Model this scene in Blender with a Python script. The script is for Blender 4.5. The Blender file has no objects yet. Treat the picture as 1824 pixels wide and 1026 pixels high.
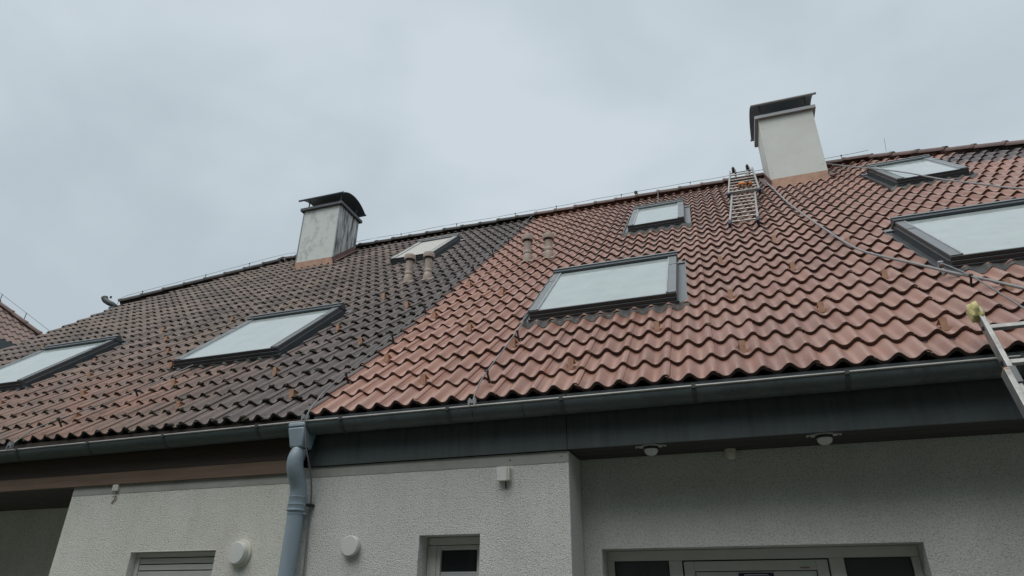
import bpy, bmesh, math, random
from mathutils import Matrix, Vector

random.seed(7)
scene = bpy.context.scene
COL = scene.collection

# ------------------------------------------------------------------ camera
cam_d = bpy.data.cameras.new('camera')
cam = bpy.data.objects.new('camera', cam_d)
COL.objects.link(cam)
cam_d.sensor_width = 36.0
cam_d.lens = 1154.58 / 1824.0 * 36.0
cam_d.clip_start = 0.05
cam_d.clip_end = 4000
right = Vector((0.948929, 0.315445, 0.005399))
down = Vector((-0.136470, 0.425839, -0.894448))
fwd = Vector((-0.284448, 0.848030, 0.447140))
mc = Matrix((right, -down, -fwd)).transposed().to_4x4()
mc.translation = Vector((2.8802, -4.1088, 1.6161))
cam.matrix_world = mc
scene.camera = cam

# ------------------------------------------------------------------ world: overcast sky
SUN_EL, SUN_AZ = math.radians(64), math.radians(195)   # azimuth from +Y, clockwise
world = bpy.data.worlds.new('World')
scene.world = world
world.use_nodes = True
wn, wl = world.node_tree.nodes, world.node_tree.links
wn.clear()
w_out = wn.new('ShaderNodeOutputWorld')
w_bg = wn.new('ShaderNodeBackground')
w_bg.inputs['Strength'].default_value = 0.084
sky = wn.new('ShaderNodeTexSky')
sky.sky_type = 'NISHITA'
sky.sun_disc = False
sky.sun_elevation = SUN_EL
sky.sun_rotation = SUN_AZ
sky.dust_density = 4.0
sky.air_density = 1.0
w_tc = wn.new('ShaderNodeTexCoord')
w_map = wn.new('ShaderNodeMapping')
w_map.inputs['Location'].default_value = (3.1, 0.4, 1.2)
w_map.inputs['Scale'].default_value = (1.0, 1.0, 1.6)
w_n1 = wn.new('ShaderNodeTexNoise')
w_n1.inputs['Scale'].default_value = 1.9
w_n1.inputs['Detail'].default_value = 4.5
w_n1.inputs['Roughness'].default_value = 0.52
w_n1.inputs['Distortion'].default_value = 0.35
w_r = wn.new('ShaderNodeValToRGB')
w_r.color_ramp.elements[0].position = 0.37
w_r.color_ramp.elements[0].color = (4.9, 5.68, 6.2, 1)
w_r.color_ramp.elements[1].position = 0.63
w_r.color_ramp.elements[1].color = (6.2, 6.95, 7.5, 1)
w_mix = wn.new('ShaderNodeMixRGB')
w_mix.inputs['Fac'].default_value = 0.94
wl.new(w_tc.outputs['Generated'], w_map.inputs['Vector'])
wl.new(w_map.outputs['Vector'], w_n1.inputs['Vector'])
wl.new(w_n1.outputs['Fac'], w_r.inputs['Fac'])
wl.new(sky.outputs['Color'], w_mix.inputs['Color1'])
wl.new(w_r.outputs['Color'], w_mix.inputs['Color2'])
wl.new(w_mix.outputs['Color'], w_bg.inputs['Color'])
wl.new(w_bg.outputs['Background'], w_out.inputs['Surface'])

# ------------------------------------------------------------------ sun behind thick cloud
sun_d = bpy.data.lights.new('sun', 'SUN')
sun_d.energy = 1.5
sun_d.angle = math.radians(50)
sun_d.color = (1.0, 0.97, 0.93)
sun = bpy.data.objects.new('sun', sun_d)
COL.objects.link(sun)
sd = Vector((math.sin(SUN_AZ) * math.cos(SUN_EL), math.cos(SUN_AZ) * math.cos(SUN_EL), math.sin(SUN_EL)))
sun.rotation_euler = sd.to_track_quat('Z', 'Y').to_euler()
sun.location = (0, -10, 20)

scene.view_settings.view_transform = 'Standard'
scene.view_settings.look = 'None'
scene.view_settings.exposure = 0.27
scene.view_settings.gamma = 1.0
scene.view_settings.use_curve_mapping = False

# ------------------------------------------------------------------ helpers
TH = 0.72850
CT, ST = math.cos(TH), math.sin(TH)
EZ = 3.0
U = Vector((1, 0, 0)); V = Vector((0, CT, ST)); N = Vector((0, -ST, CT))
RM = Matrix(((1, 0, 0, 0), (0, CT, -ST, 0), (0, ST, CT, EZ), (0, 0, 0, 1)))   # roof frame (u,v,h) -> world


def RP(u, v, h=0.0):
    return Vector((u, v * CT - h * ST, EZ + v * ST + h * CT))


WM = {}      # world matrix of every object, by name


def link(o, parent, world):
    COL.objects.link(o)
    if parent is not None:
        o.parent = parent
        o.matrix_basis = WM[parent.name].inverted() @ world
    else:
        o.matrix_basis = world
    WM[o.name] = world
    return o


def thing(name, loc, label, cat, group=None):
    o = bpy.data.objects.new(name, None)
    o.empty_display_size = 0.3
    link(o, None, Matrix.Translation(Vector(loc)))
    o['label'] = label
    o['category'] = cat
    if group:
        o['group'] = group
    return o


class MB:
    def __init__(self, M=None):
        self.v = []; self.f = []; self.M = M

    def pt(self, p):
        p = Vector(p)
        return self.M @ p if self.M else p

    def poly(self, pts):
        b = len(self.v)
        self.v += [self.pt(p) for p in pts]
        self.f.append(tuple(range(b, b + len(pts))))
        return self

    def box(self, a, b):
        x0, y0, z0 = a; x1, y1, z1 = b
        k = len(self.v)
        for p in ((x0, y0, z0), (x1, y0, z0), (x1, y1, z0), (x0, y1, z0), (x0, y0, z1), (x1, y0, z1), (x1, y1, z1), (x0, y1, z1)):
            self.v.append(self.pt(p))
        for q in ((0, 3, 2, 1), (4, 5, 6, 7), (0, 1, 5, 4), (1, 2, 6, 5), (2, 3, 7, 6), (3, 0, 4, 7)):
            self.f.append(tuple(k + i for i in q))
        return self

    def hexa(self, pts):
        """8 points: bottom ring of four, top ring of four"""
        k = len(self.v)
        self.v += [self.pt(p) for p in pts]
        for q in ((0, 3, 2, 1), (4, 5, 6, 7), (0, 1, 5, 4), (1, 2, 6, 5), (2, 3, 7, 6), (3, 0, 4, 7)):
            self.f.append(tuple(k + i for i in q))
        return self

    def bar(self, p, q, w, t, up=(0, 0, 1)):
        p = Vector(p); q = Vector(q); d = (q - p).normalized()
        s = d.cross(Vector(up)).normalized(); n = s.cross(d).normalized()
        a = s * w / 2; b = n * t / 2
        return self.hexa([p - a - b, p + a - b, p + a + b, p - a + b, q - a - b, q + a - b, q + a + b, q - a + b])

    def tube(self, pts, r, n=8, caps=True):
        pts = [Vector(p) for p in pts]
        rs = r if isinstance(r, (list, tuple)) else [r] * len(pts)
        k = len(self.v)
        d0 = (pts[1] - pts[0]).normalized()
        ref = Vector((0, 0, 1)) if abs(d0.z) < 0.9 else Vector((1, 0, 0))
        for i, p in enumerate(pts):
            d = (pts[min(i + 1, len(pts) - 1)] - pts[max(i - 1, 0)]).normalized()
            s = d.cross(ref).normalized(); t = s.cross(d).normalized()
            for j in range(n):
                a = 2 * math.pi * j / n
                self.v.append(self.pt(p + (s * math.cos(a) + t * math.sin(a)) * rs[i]))
        for i in range(len(pts) - 1):
            for j in range(n):
                self.f.append((k + i * n + j, k + i * n + (j + 1) % n, k + (i + 1) * n + (j + 1) % n, k + (i + 1) * n + j))
        if caps:
            self.f.append(tuple(k + j for j in range(n))[::-1])
            self.f.append(tuple(k + (len(pts) - 1) * n + j for j in range(n)))
        return self

    def lathe(self, c, axis, prof, n=20):
        """prof: list of (distance along axis, radius)"""
        c = Vector(c); ax = Vector(axis).normalized()
        pts = [c + ax * a for a, _ in prof]
        ref = Vector((0, 0, 1)) if abs(ax.z) < 0.9 else Vector((1, 0, 0))
        s = ax.cross(ref).normalized(); t = s.cross(ax).normalized()
        k = len(self.v)
        for (a, r), p in zip(prof, pts):
            for j in range(n):
                g = 2 * math.pi * j / n
                self.v.append(self.pt(p + (s * math.cos(g) + t * math.sin(g)) * max(r, 1e-4)))
        for i in range(len(prof) - 1):
            for j in range(n):
                self.f.append((k + i * n + j, k + i * n + (j + 1) % n, k + (i + 1) * n + (j + 1) % n, k + (i + 1) * n + j))
        self.f.append(tuple(k + j for j in range(n))[::-1])
        self.f.append(tuple(k + (len(prof) - 1) * n + j for j in range(n)))
        return self

    def strip(self, A, B):
        """quads between two equal-length rows of points"""
        k = len(self.v); n = len(A)
        self.v += [self.pt(p) for p in A] + [self.pt(p) for p in B]
        for i in range(n - 1):
            self.f.append((k + i, k + i + 1, k + n + i + 1, k + n + i))
        return self

    def build(self, name, mat, parent=None, sharp=35, bevel=0, kind=None, label=None, fixn=True):
        me = bpy.data.meshes.new(name)
        inv = WM[parent.name].inverted() if parent is not None else Matrix.Identity(4)
        me.from_pydata([inv @ v for v in self.v], [], self.f)
        me.materials.append(mat)
        if fixn:
            bm = bmesh.new(); bm.from_mesh(me)
            bmesh.ops.recalc_face_normals(bm, faces=bm.faces)
            bm.to_mesh(me); bm.free()
        me.polygons.foreach_set('use_smooth', [True] * len(me.polygons))
        me.set_sharp_from_angle(angle=math.radians(sharp))
        o = bpy.data.objects.new(name, me)
        link(o, parent, WM[parent.name].copy() if parent is not None else Matrix.Identity(4))
        if bevel:
            b = o.modifiers.new('bevel', 'BEVEL'); b.width = bevel; b.segments = 2; b.limit_method = 'ANGLE'; b.angle_limit = math.radians(40)
        if kind:
            o['kind'] = kind
        if label:
            o['label'] = label
        return o


# ------------------------------------------------------------------ materials
def mat(name):
    m = bpy.data.materials.new(name)
    m.use_nodes = True
    nt = m.node_tree
    return m, nt, nt.nodes, nt.links, nt.nodes['Principled BSDF']


def simple(name, col, rough=0.6, metal=0.0, var=0.15, vscale=6.0, bump=0.0, bscale=80.0, dirt=None, dscale=3.0, damt=0.5, stretch=(1, 1, 1), spec=0.5):
    m, nt, n, l, b = mat(name)
    geo = n.new('ShaderNodeNewGeometry')
    mp = n.new('ShaderNodeMapping'); mp.inputs['Scale'].default_value = stretch
    l.new(geo.outputs['Position'], mp.inputs['Vector'])
    t = n.new('ShaderNodeTexNoise'); t.inputs['Scale'].default_value = vscale; t.inputs['Detail'].default_value = 6; t.inputs['Roughness'].default_value = 0.62
    l.new(mp.outputs['Vector'], t.inputs['Vector'])
    r = n.new('ShaderNodeValToRGB')
    r.color_ramp.elements[0].position = 0.3; r.color_ramp.elements[1].position = 0.7
    r.color_ramp.elements[0].color = [c * (1 - var) for c in col] + [1]
    r.color_ramp.elements[1].color = [min(1, c * (1 + var)) for c in col] + [1]
    l.new(t.outputs['Fac'], r.inputs['Fac'])
    out = r.outputs['Color']
    if dirt:
        t2 = n.new('ShaderNodeTexNoise'); t2.inputs['Scale'].default_value = dscale; t2.inputs['Detail'].default_value = 8; t2.inputs['Roughness'].default_value = 0.7
        l.new(mp.outputs['Vector'], t2.inputs['Vector'])
        r2 = n.new('ShaderNodeValToRGB'); r2.color_ramp.elements[0].position = 0.48; r2.color_ramp.elements[1].position = 0.66
        r2.color_ramp.elements[0].color = (0, 0, 0, 1); r2.color_ramp.elements[1].color = (damt, damt, damt, 1)
        l.new(t2.outputs['Fac'], r2.inputs['Fac'])
        mx = n.new('ShaderNodeMixRGB'); mx.inputs['Color2'].default_value = list(dirt) + [1]
        l.new(r2.outputs['Color'], mx.inputs['Fac']); l.new(out, mx.inputs['Color1'])
        out = mx.outputs['Color']
    l.new(out, b.inputs['Base Color'])
    b.inputs['Roughness'].default_value = rough
    b.inputs['Metallic'].default_value = metal
    b.inputs['Specular IOR Level'].default_value = spec
    if bump:
        t3 = n.new('ShaderNodeTexNoise'); t3.inputs['Scale'].default_value = bscale; t3.inputs['Detail'].default_value = 4
        l.new(geo.outputs['Position'], t3.inputs['Vector'])
        bp = n.new('ShaderNodeBump'); bp.inputs['Strength'].default_value = 1.0; bp.inputs['Distance'].default_value = bump
        l.new(t3.outputs['Fac'], bp.inputs['Height']); l.new(bp.outputs['Normal'], b.inputs['Normal'])
    return m


def ramp(n, p0, c0, p1, c1):
    r = n.new('ShaderNodeValToRGB')
    r.color_ramp.elements[0].position = p0; r.color_ramp.elements[0].color = list(c0) + [1]
    r.color_ramp.elements[1].position = p1; r.color_ramp.elements[1].color = list(c1) + [1]
    return r


GAUGE, WAVE = 0.3065, 0.15
JOINT0 = -0.125


def tile_material(name, dirty):
    m, nt, n, l, b = mat(name)
    geo = n.new('ShaderNodeNewGeometry')
    sep = n.new('ShaderNodeSeparateXYZ'); l.new(geo.outputs['Position'], sep.inputs['Vector'])
    dot = n.new('ShaderNodeVectorMath'); dot.operation = 'DOT_PRODUCT'
    dot.inputs[1].default_value = (0, CT, ST); l.new(geo.outputs['Position'], dot.inputs[0])

    def mth(op, a, bv=None, c=None):
        q = n.new('ShaderNodeMath'); q.operation = op
        for i, s in enumerate((a, bv, c)):
            if s is None: continue
            if isinstance(s, (int, float)): q.inputs[i].default_value = s
            else: l.new(s, q.inputs[i])
        return q.outputs[0]
    uu = mth('ADD', sep.outputs['X'], -JOINT0 + 30.0)
    vv = mth('ADD', dot.outputs['Value'], -EZ * ST + 0.012)
    cu = mth('FLOOR', mth('DIVIDE', uu, 0.3))
    cv = mth('FLOOR', mth('DIVIDE', vv, GAUGE))
    cell = n.new('ShaderNodeCombineXYZ'); l.new(cu, cell.inputs[0]); l.new(cv, cell.inputs[1])
    wn_ = n.new('ShaderNodeTexWhiteNoise'); wn_.noise_dimensions = '3D'; l.new(cell.outputs[0], wn_.inputs['Vector'])
    uv = n.new('ShaderNodeCombineXYZ'); l.new(uu, uv.inputs[0]); l.new(vv, uv.inputs[1])

    def noise(scale, detail=5, rough=0.6, st=(1, 1, 1), off=(0, 0, 0), dist=0.0):
        mp = n.new('ShaderNodeMapping'); mp.inputs['Scale'].default_value = st; mp.inputs['Location'].default_value = off
        l.new(uv.outputs[0], mp.inputs['Vector'])
        t = n.new('ShaderNodeTexNoise'); t.inputs['Scale'].default_value = scale; t.inputs['Detail'].default_value = detail
        t.inputs['Roughness'].default_value = rough; t.inputs['Distortion'].default_value = dist
        l.new(mp.outputs[0], t.inputs['Vector'])
        return t.outputs['Fac']

    def mix(fac, a, bcol, mode='MIX'):
        x = n.new('ShaderNodeMixRGB'); x.blend_type = mode
        if isinstance(fac, (int, float)): x.inputs[0].default_value = fac
        else: l.new(fac, x.inputs[0])
        for i, s in ((1, a), (2, bcol)):
            if isinstance(s, tuple): x.inputs[i].default_value = list(s) + [1]
            else: l.new(s, x.inputs[i])
        return x.outputs[0]

    def band(f, p0, p1):
        r = ramp(n, p0, (0, 0, 0), p1, (1, 1, 1)); l.new(f, r.inputs['Fac']); return r.outputs['Color']
    if not dirty:
        base = mix(wn_.outputs['Value'], (0.255, 0.115, 0.080), (0.43, 0.232, 0.178))
        base = mix(band(noise(9, 6, 0.65, (1, 0.35, 1)), 0.35, 0.72), base, (0.385, 0.228, 0.180))
        # fresher orange-red concrete washed bare here and there
        base = mix(mth('MULTIPLY', band(noise(7, 4, 0.5, (1, 0.6, 1), (4, 9, 0)), 0.60, 0.74), 0.55), base, (0.44, 0.155, 0.085))
        # leftover grime runs below the laps
        base = mix(mth('MULTIPLY', band(noise(11, 6, 0.7, (1, 0.28, 1), (8, 3, 0)), 0.54, 0.72), 0.4), base, (0.17, 0.105, 0.088))
        # greyish worn bloom
        base = mix(mth('MULTIPLY', band(noise(1.1, 4, 0.6, (1, 1, 1), (7, 2, 0)), 0.38, 0.66), 0.45), base, (0.325, 0.205, 0.175))
        # warmer, less bleached tiles towards the party line
        wm = n.new('ShaderNodeMapRange'); wm.inputs['From Min'].default_value = 30.0; wm.inputs['From Max'].default_value = 32.6; wm.inputs['To Min'].default_value = 0.75; wm.inputs['To Max'].default_value = 0.0
        l.new(uu, wm.inputs['Value'])
        base = mix(mth('MULTIPLY', wm.outputs[0], band(noise(2.5, 4, 0.6, (1, 1, 1), (1, 6, 0)), 0.25, 0.6)), base, (0.43, 0.215, 0.150))
        # dark specks left after the wash, thicker towards the party line
        near = mth('SUBTRACT', 1.0, mth('MULTIPLY', mth('ABSOLUTE', mth('ADD', uu, -30.2)), 0.42))
        nearc = n.new('ShaderNodeClamp'); l.new(near, nearc.inputs[0]); nearc.inputs[1].default_value = 0.12
        vo = n.new('ShaderNodeTexVoronoi'); vo.inputs['Scale'].default_value = 42; l.new(uv.outputs[0], vo.inputs['Vector'])
        sp = ramp(n, 0.10, (1, 1, 1), 0.2, (0, 0, 0)); l.new(vo.outputs['Distance'], sp.inputs['Fac'])
        spk = mth('MULTIPLY', mth('MULTIPLY', sp.outputs['Color'], nearc.outputs[0]), band(noise(16, 3), 0.42, 0.62))
        base = mix(mth('MULTIPLY', spk, 0.85), base, (0.05, 0.038, 0.034))
        # unwashed sooty patch up by the hip
        du = mth('MULTIPLY', mth('ADD', uu, -30.125 - 7.15), 0.72)
        dv = mth('MULTIPLY', mth('ADD', vv, -6.85), 0.95)
        rr = mth('SQRT', mth('ADD', mth('MULTIPLY', du, du), mth('MULTIPLY', dv, dv)))
        rr = mth('ADD', rr, mth('MULTIPLY', mth('ADD', noise(2.2, 5, 0.6), -0.5), 1.3))
        base = mix(mth('MULTIPLY', mth('SUBTRACT', 1.0, band(rr, 0.45, 0.72)), 0.9), base, (0.075, 0.072, 0.078))
        rlo, rhi = 0.22, 0.42
    else:
        base = mix(wn_.outputs['Value'], (0.085, 0.064, 0.055), (0.25, 0.182, 0.152))
        big = band(noise(0.55, 3, 0.5, (1, 1.2, 1), (2.5, 8, 0)), 0.46, 0.60)
        low = mth('SUBTRACT', 1.15, mth('MULTIPLY', vv, 0.36))
        lf = mth('MULTIPLY', mth('SUBTRACT', 30.0 - 0.9, uu), 0.75)
        lc = n.new('ShaderNodeClamp'); l.new(lf, lc.inputs[0])
        lo = n.new('ShaderNodeClamp'); l.new(low, lo.inputs[0])
        red = mth('MULTIPLY', mth('MULTIPLY', lc.outputs[0], lo.outputs[0]), 0.95)
        redn = mth('MULTIPLY', red, band(noise(3.2, 6, 0.7, (1, 0.45, 1), (6, 2, 0)), 0.32, 0.58))
        base = mix(redn, base, (0.34, 0.172, 0.118))
        base = mix(mth('MULTIPLY', big, 0.4), base, (0.20, 0.145, 0.105))
        # soot and lichen streaks running down the slope
        base = mix(mth('MULTIPLY', band(noise(14, 6, 0.7, (1, 0.22, 1), (1, 5, 0)), 0.46, 0.66), 0.6), base, (0.045, 0.038, 0.036))
        dk = mth('MULTIPLY', mth('SUBTRACT', uu, 30.0 - 2.2), 0.55)
        dc = n.new('ShaderNodeClamp'); l.new(dk, dc.inputs[0])
        base = mix(mth('MULTIPLY', dc.outputs[0], 0.7), base, (0.115, 0.10, 0.102))
        vo = n.new('ShaderNodeTexVoronoi'); vo.inputs['Scale'].default_value = 26; l.new(uv.outputs[0], vo.inputs['Vector'])
        sp = ramp(n, 0.12, (1, 1, 1), 0.3, (0, 0, 0)); l.new(vo.outputs['Distance'], sp.inputs['Fac'])
        base = mix(mth('MULTIPLY', mth('MULTIPLY', sp.outputs['Color'], band(noise(6, 3, 0.5, (1, 1, 1), (3, 3, 3)), 0.45, 0.6)), 0.75), base, (0.022, 0.02, 0.02))
        # pale lichen dots
        vo2 = n.new('ShaderNodeTexVoronoi'); vo2.inputs['Scale'].default_value = 17; l.new(uv.outputs[0], vo2.inputs['Vector'])
        sp2 = ramp(n, 0.08, (1, 1, 1), 0.16, (0, 0, 0)); l.new(vo2.outputs['Distance'], sp2.inputs['Fac'])
        base = mix(mth('MULTIPLY', mth('MULTIPLY', sp2.outputs['Color'], band(noise(3, 3, 0.5, (1, 1, 1), (9, 1, 3)), 0.55, 0.66)), 0.6), base, (0.34, 0.32, 0.28))
        rlo, rhi = 0.48, 0.7
    l.new(base, b.inputs['Base Color'])
    rr_ = n.new('ShaderNodeMapRange'); rr_.inputs['To Min'].default_value = rlo; rr_.inputs['To Max'].default_value = rhi
    l.new(noise(8, 4), rr_.inputs['Value']); l.new(rr_.outputs[0], b.inputs['Roughness'])
    bp = n.new('ShaderNodeBump'); bp.inputs['Distance'].default_value = 0.004 if dirty else 0.0022; bp.inputs['Strength'].default_value = 1.0
    l.new(noise(60 if dirty else 90, 4, 0.65), bp.inputs['Height']); l.new(bp.outputs['Normal'], b.inputs['Normal'])
    return m


def plaster_material(name, col, dirt_col, amp):
    m, nt, n, l, b = mat(name)
    geo = n.new('ShaderNodeNewGeometry')
    t = n.new('ShaderNodeTexNoise'); t.inputs['Scale'].default_value = 1.6; t.inputs['Detail'].default_value = 8; t.inputs['Roughness'].default_value = 0.65
    mp = n.new('ShaderNodeMapping'); mp.inputs['Scale'].default_value = (1.6, 1, 0.6)
    l.new(geo.outputs['Position'], mp.inputs['Vector']); l.new(mp.outputs[0], t.inputs['Vector'])
    r = ramp(n, 0.32, dirt_col, 0.62, col); l.new(t.outputs['Fac'], r.inputs['Fac'])
    tr = n.new('ShaderNodeTexNoise'); tr.inputs['Scale'].default_value = 2.6; tr.inputs['Detail'].default_value = 7; tr.inputs['Roughness'].default_value = 0.7
    mpr = n.new('ShaderNodeMapping'); mpr.inputs['Scale'].default_value = (3.2, 1, 0.35); l.new(geo.outputs['Position'], mpr.inputs['Vector']); l.new(mpr.outputs[0], tr.inputs['Vector'])
    rr = ramp(n, 0.52, (1, 1, 1), 0.74, (0.96, 0.955, 0.945)); l.new(tr.outputs['Fac'], rr.inputs['Fac'])
    mxr = n.new('ShaderNodeMixRGB'); mxr.blend_type = 'MULTIPLY'; mxr.inputs[0].default_value = 1.0; l.new(r.outputs['Color'], mxr.inputs[1]); l.new(rr.outputs['Color'], mxr.inputs[2])
    r = mxr
    # render grain: worm-holed scratch plaster
    t2 = n.new('ShaderNodeTexNoise'); t2.inputs['Scale'].default_value = 120; t2.inputs['Detail'].default_value = 2.5; t2.inputs['Distortion'].default_value = 0.7
    l.new(geo.outputs['Position'], t2.inputs['Vector'])
    pit = ramp(n, 0.34, (0.66, 0.665, 0.65), 0.50, (1, 1, 1)); l.new(t2.outputs['Fac'], pit.inputs['Fac'])
    mx = n.new('ShaderNodeMixRGB'); mx.blend_type = 'MULTIPLY'; mx.inputs[0].default_value = 1.0
    l.new(r.outputs['Color'], mx.inputs[1]); l.new(pit.outputs['Color'], mx.inputs[2])
    l.new(mx.outputs[0], b.inputs['Base Color'])
    b.inputs['Roughness'].default_value = 0.92
    b.inputs['Specular IOR Level'].default_value = 0.2
    bp = n.new('ShaderNodeBump'); bp.inputs['Distance'].default_value = amp; bp.inputs['Strength'].default_value = 1.0
    l.new(t2.outputs['Fac'], bp.inputs['Height']); l.new(bp.outputs['Normal'], b.inputs['Normal'])
    return m


def glass_material(name, col, rough=0.03, ior=1.9):
    m, nt, n, l, b = mat(name)
    geo = n.new('ShaderNodeNewGeometry')
    t = n.new('ShaderNodeTexNoise'); t.inputs['Scale'].default_value = 5; t.inputs['Detail'].default_value = 6
    l.new(geo.outputs['Position'], t.inputs['Vector'])
    r = ramp(n, 0.3, [c * 0.92 for c in col], 0.7, [c * 1.06 for c in col]); l.new(t.outputs['Fac'], r.inputs['Fac'])
    vo = n.new('ShaderNodeTexVoronoi'); vo.inputs['Scale'].default_value = 9; l.new(geo.outputs['Position'], vo.inputs['Vector'])
    sp = ramp(n, 0.07, (0.8, 0.8, 0.8), 0.12, (0, 0, 0)); l.new(vo.outputs['Distance'], sp.inputs['Fac'])
    t2 = n.new('ShaderNodeTexNoise'); t2.inputs['Scale'].default_value = 4; l.new(geo.outputs['Position'], t2.inputs['Vector'])
    r2 = ramp(n, 0.52, (0, 0, 0), 0.6, (1, 1, 1)); l.new(t2.outputs['Fac'], r2.inputs['Fac'])
    mm = n.new('ShaderNodeMath'); mm.operation = 'MULTIPLY'; l.new(sp.outputs[0], mm.inputs[0]); l.new(r2.outputs[0], mm.inputs[1])
    mx = n.new('ShaderNodeMixRGB'); mx.inputs[2].default_value = (0.06, 0.06, 0.05, 1)
    l.new(mm.outputs[0], mx.inputs[0]); l.new(r.outputs[0], mx.inputs[1])
    l.new(mx.outputs[0], b.inputs['Base Color'])
    # dust film dried in runs
    mpf = n.new('ShaderNodeMapping'); mpf.inputs['Scale'].default_value = (7, 1.1, 1.1); l.new(geo.outputs['Position'], mpf.inputs['Vector'])
    tf = n.new('ShaderNodeTexNoise'); tf.inputs['Scale'].default_value = 1.8; tf.inputs['Detail'].default_value = 7; tf.inputs['Roughness'].default_value = 0.65; l.new(mpf.outputs[0], tf.inputs['Vector'])
    rf = ramp(n, 0.42, (0, 0, 0), 0.72, (0.32, 0.32, 0.32)); l.new(tf.outputs['Fac'], rf.inputs['Fac'])
    ad = n.new('ShaderNodeMath'); ad.operation = 'ADD'; l.new(mm.outputs[0], ad.inputs[0]); l.new(rf.outputs[0], ad.inputs[1])
    mr = n.new('ShaderNodeMath'); mr.operation = 'MULTIPLY_ADD'; mr.inputs[1].default_value = 0.7; mr.inputs[2].default_value = rough
    l.new(ad.outputs[0], mr.inputs[0]); l.new(mr.outputs[0], b.inputs['Roughness'])
    b.inputs['IOR'].default_value = ior
    return m


M_CLEAN = tile_material('tile_washed', False)
M_DIRTY = tile_material('tile_weathered', True)
M_WALL_R = plaster_material('plaster_right', (0.785, 0.79, 0.765), (0.70, 0.705, 0.685), 0.012)
M_WALL_L = plaster_material('plaster_left', (0.80, 0.80, 0.745), (0.70, 0.69, 0.635), 0.009)
M_REVEAL = simple('smooth_plaster', (0.66, 0.66, 0.61), 0.9, var=0.08, bump=0.001, bscale=120)
M_BAND = simple('shaded_smooth_band', (0.35, 0.345, 0.325), 0.9, var=0.14, vscale=5, bump=0.001, bscale=120)  # smooth plaster, darkened to carry the shadow of the eaves
M_FASCIA = simple('blue_grey_sheet', (0.070, 0.086, 0.093), 0.5, var=0.12, vscale=2.5, stretch=(4, 1, 0.4), dirt=(0.03, 0.036, 0.037), dscale=4.5, damt=0.5)
M_BROWN = simple('dark_brown_board', (0.058, 0.041, 0.033), 0.75, var=0.25, vscale=4, stretch=(0.3, 4, 6), bump=0.001, bscale=60)
M_BATTEN = simple('faded_brown_board', (0.165, 0.112, 0.080), 0.75, var=0.2, vscale=5, stretch=(0.4, 4, 6), bump=0.001, bscale=60)
M_SOFFIT = simple('dark_soffit_board', (0.055, 0.05, 0.048), 0.8, var=0.2, vscale=4, stretch=(0.4, 6, 4))
M_GUT_R = simple('grey_gutter_sheet', (0.098, 0.122, 0.132), 0.45, 0.0, var=0.2, vscale=3, stretch=(1.6, 2, 0.8), dirt=(0.045, 0.05, 0.05), dscale=6, damt=0.65)
M_GUT_L = simple('green_grey_gutter_sheet', (0.068, 0.095, 0.096), 0.5, 0.0, var=0.18, vscale=3, stretch=(1.0, 3, 3), dirt=(0.04, 0.045, 0.045), dscale=6, damt=0.5)
M_BEAD = simple('weathered_bead', (0.36, 0.355, 0.34), 0.45, 0.2, var=0.2, vscale=6, dirt=(0.2, 0.2, 0.19), dscale=5, damt=0.5)
M_STRAP = simple('dark_strap', (0.065, 0.075, 0.078), 0.55, 0.1, var=0.2, vscale=12)
M_PIPE = simple('blue_grey_pipe', (0.27, 0.345, 0.405), 0.45, var=0.07, vscale=3, stretch=(1, 1, 0.4), dirt=(0.20, 0.23, 0.25), dscale=5, damt=0.4)
M_ZINC = simple('bare_zinc', (0.42, 0.44, 0.45), 0.42, 0.55, var=0.18, vscale=9, dirt=(0.2, 0.2, 0.2), dscale=7, damt=0.4)
M_LEAD = simple('lead_apron', (0.095, 0.097, 0.095), 0.7, 0.1, var=0.3, vscale=14, dirt=(0.17, 0.165, 0.15), dscale=10, damt=0.5)
M_FRAME = simple('anthracite_cladding', (0.072, 0.085, 0.096), 0.38, 0.15, var=0.12, vscale=4)
M_CLAD = simple('grey_aluminium', (0.235, 0.25, 0.258), 0.4, 0.5, var=0.12, vscale=8, dirt=(0.16, 0.16, 0.155), dscale=8, damt=0.35)
M_PALE = simple('weathered_pale_cladding', (0.40, 0.395, 0.365), 0.5, 0.1, var=0.12, vscale=9, dirt=(0.22, 0.21, 0.19), dscale=8, damt=0.5)
M_SIDE = simple('frame_side_sheet', (0.085, 0.093, 0.098), 0.42, 0.3, var=0.15, vscale=5, dirt=(0.06, 0.062, 0.062), dscale=6, damt=0.4)
M_CLADD = simple('dark_aluminium', (0.15, 0.16, 0.165), 0.42, 0.35, var=0.12, vscale=8, dirt=(0.07, 0.07, 0.07), dscale=8, damt=0.35)
M_PANE = glass_material('roof_glass', (0.40, 0.455, 0.445), 0.02, 2.4)
M_BLIND = simple('beige_awning_cloth', (0.47, 0.46, 0.42), 0.6, var=0.07, vscale=30, spec=0.5)
M_COPPER = simple('copper_strip', (0.58, 0.345, 0.235), 0.45, 0.2, var=0.2, vscale=30)
M_COPPERF = simple('copper_flashing', (0.42, 0.25, 0.17), 0.5, 0.2, var=0.15, vscale=10, dirt=(0.25, 0.14, 0.1), dscale=9, damt=0.5)
M_COPPERB = simple('browned_flashing', (0.20, 0.125, 0.11), 0.55, 0.25, var=0.2, vscale=10, dirt=(0.1, 0.075, 0.07), dscale=9, damt=0.5)
M_CHIM_R = simple('cement_panel', (0.70, 0.71, 0.665), 0.8, var=0.06, vscale=2.2, bump=0.0006, bscale=90, dirt=(0.63, 0.60, 0.53), dscale=2.5, damt=0.4)
M_COWL = simple('cowl_sheet', (0.22, 0.255, 0.30), 0.5, 0.1, var=0.12, vscale=5)
M_COWLD = simple('dark_cowl_sheet', (0.11, 0.13, 0.16), 0.5, 0.1, var=0.12, vscale=5)
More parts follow.
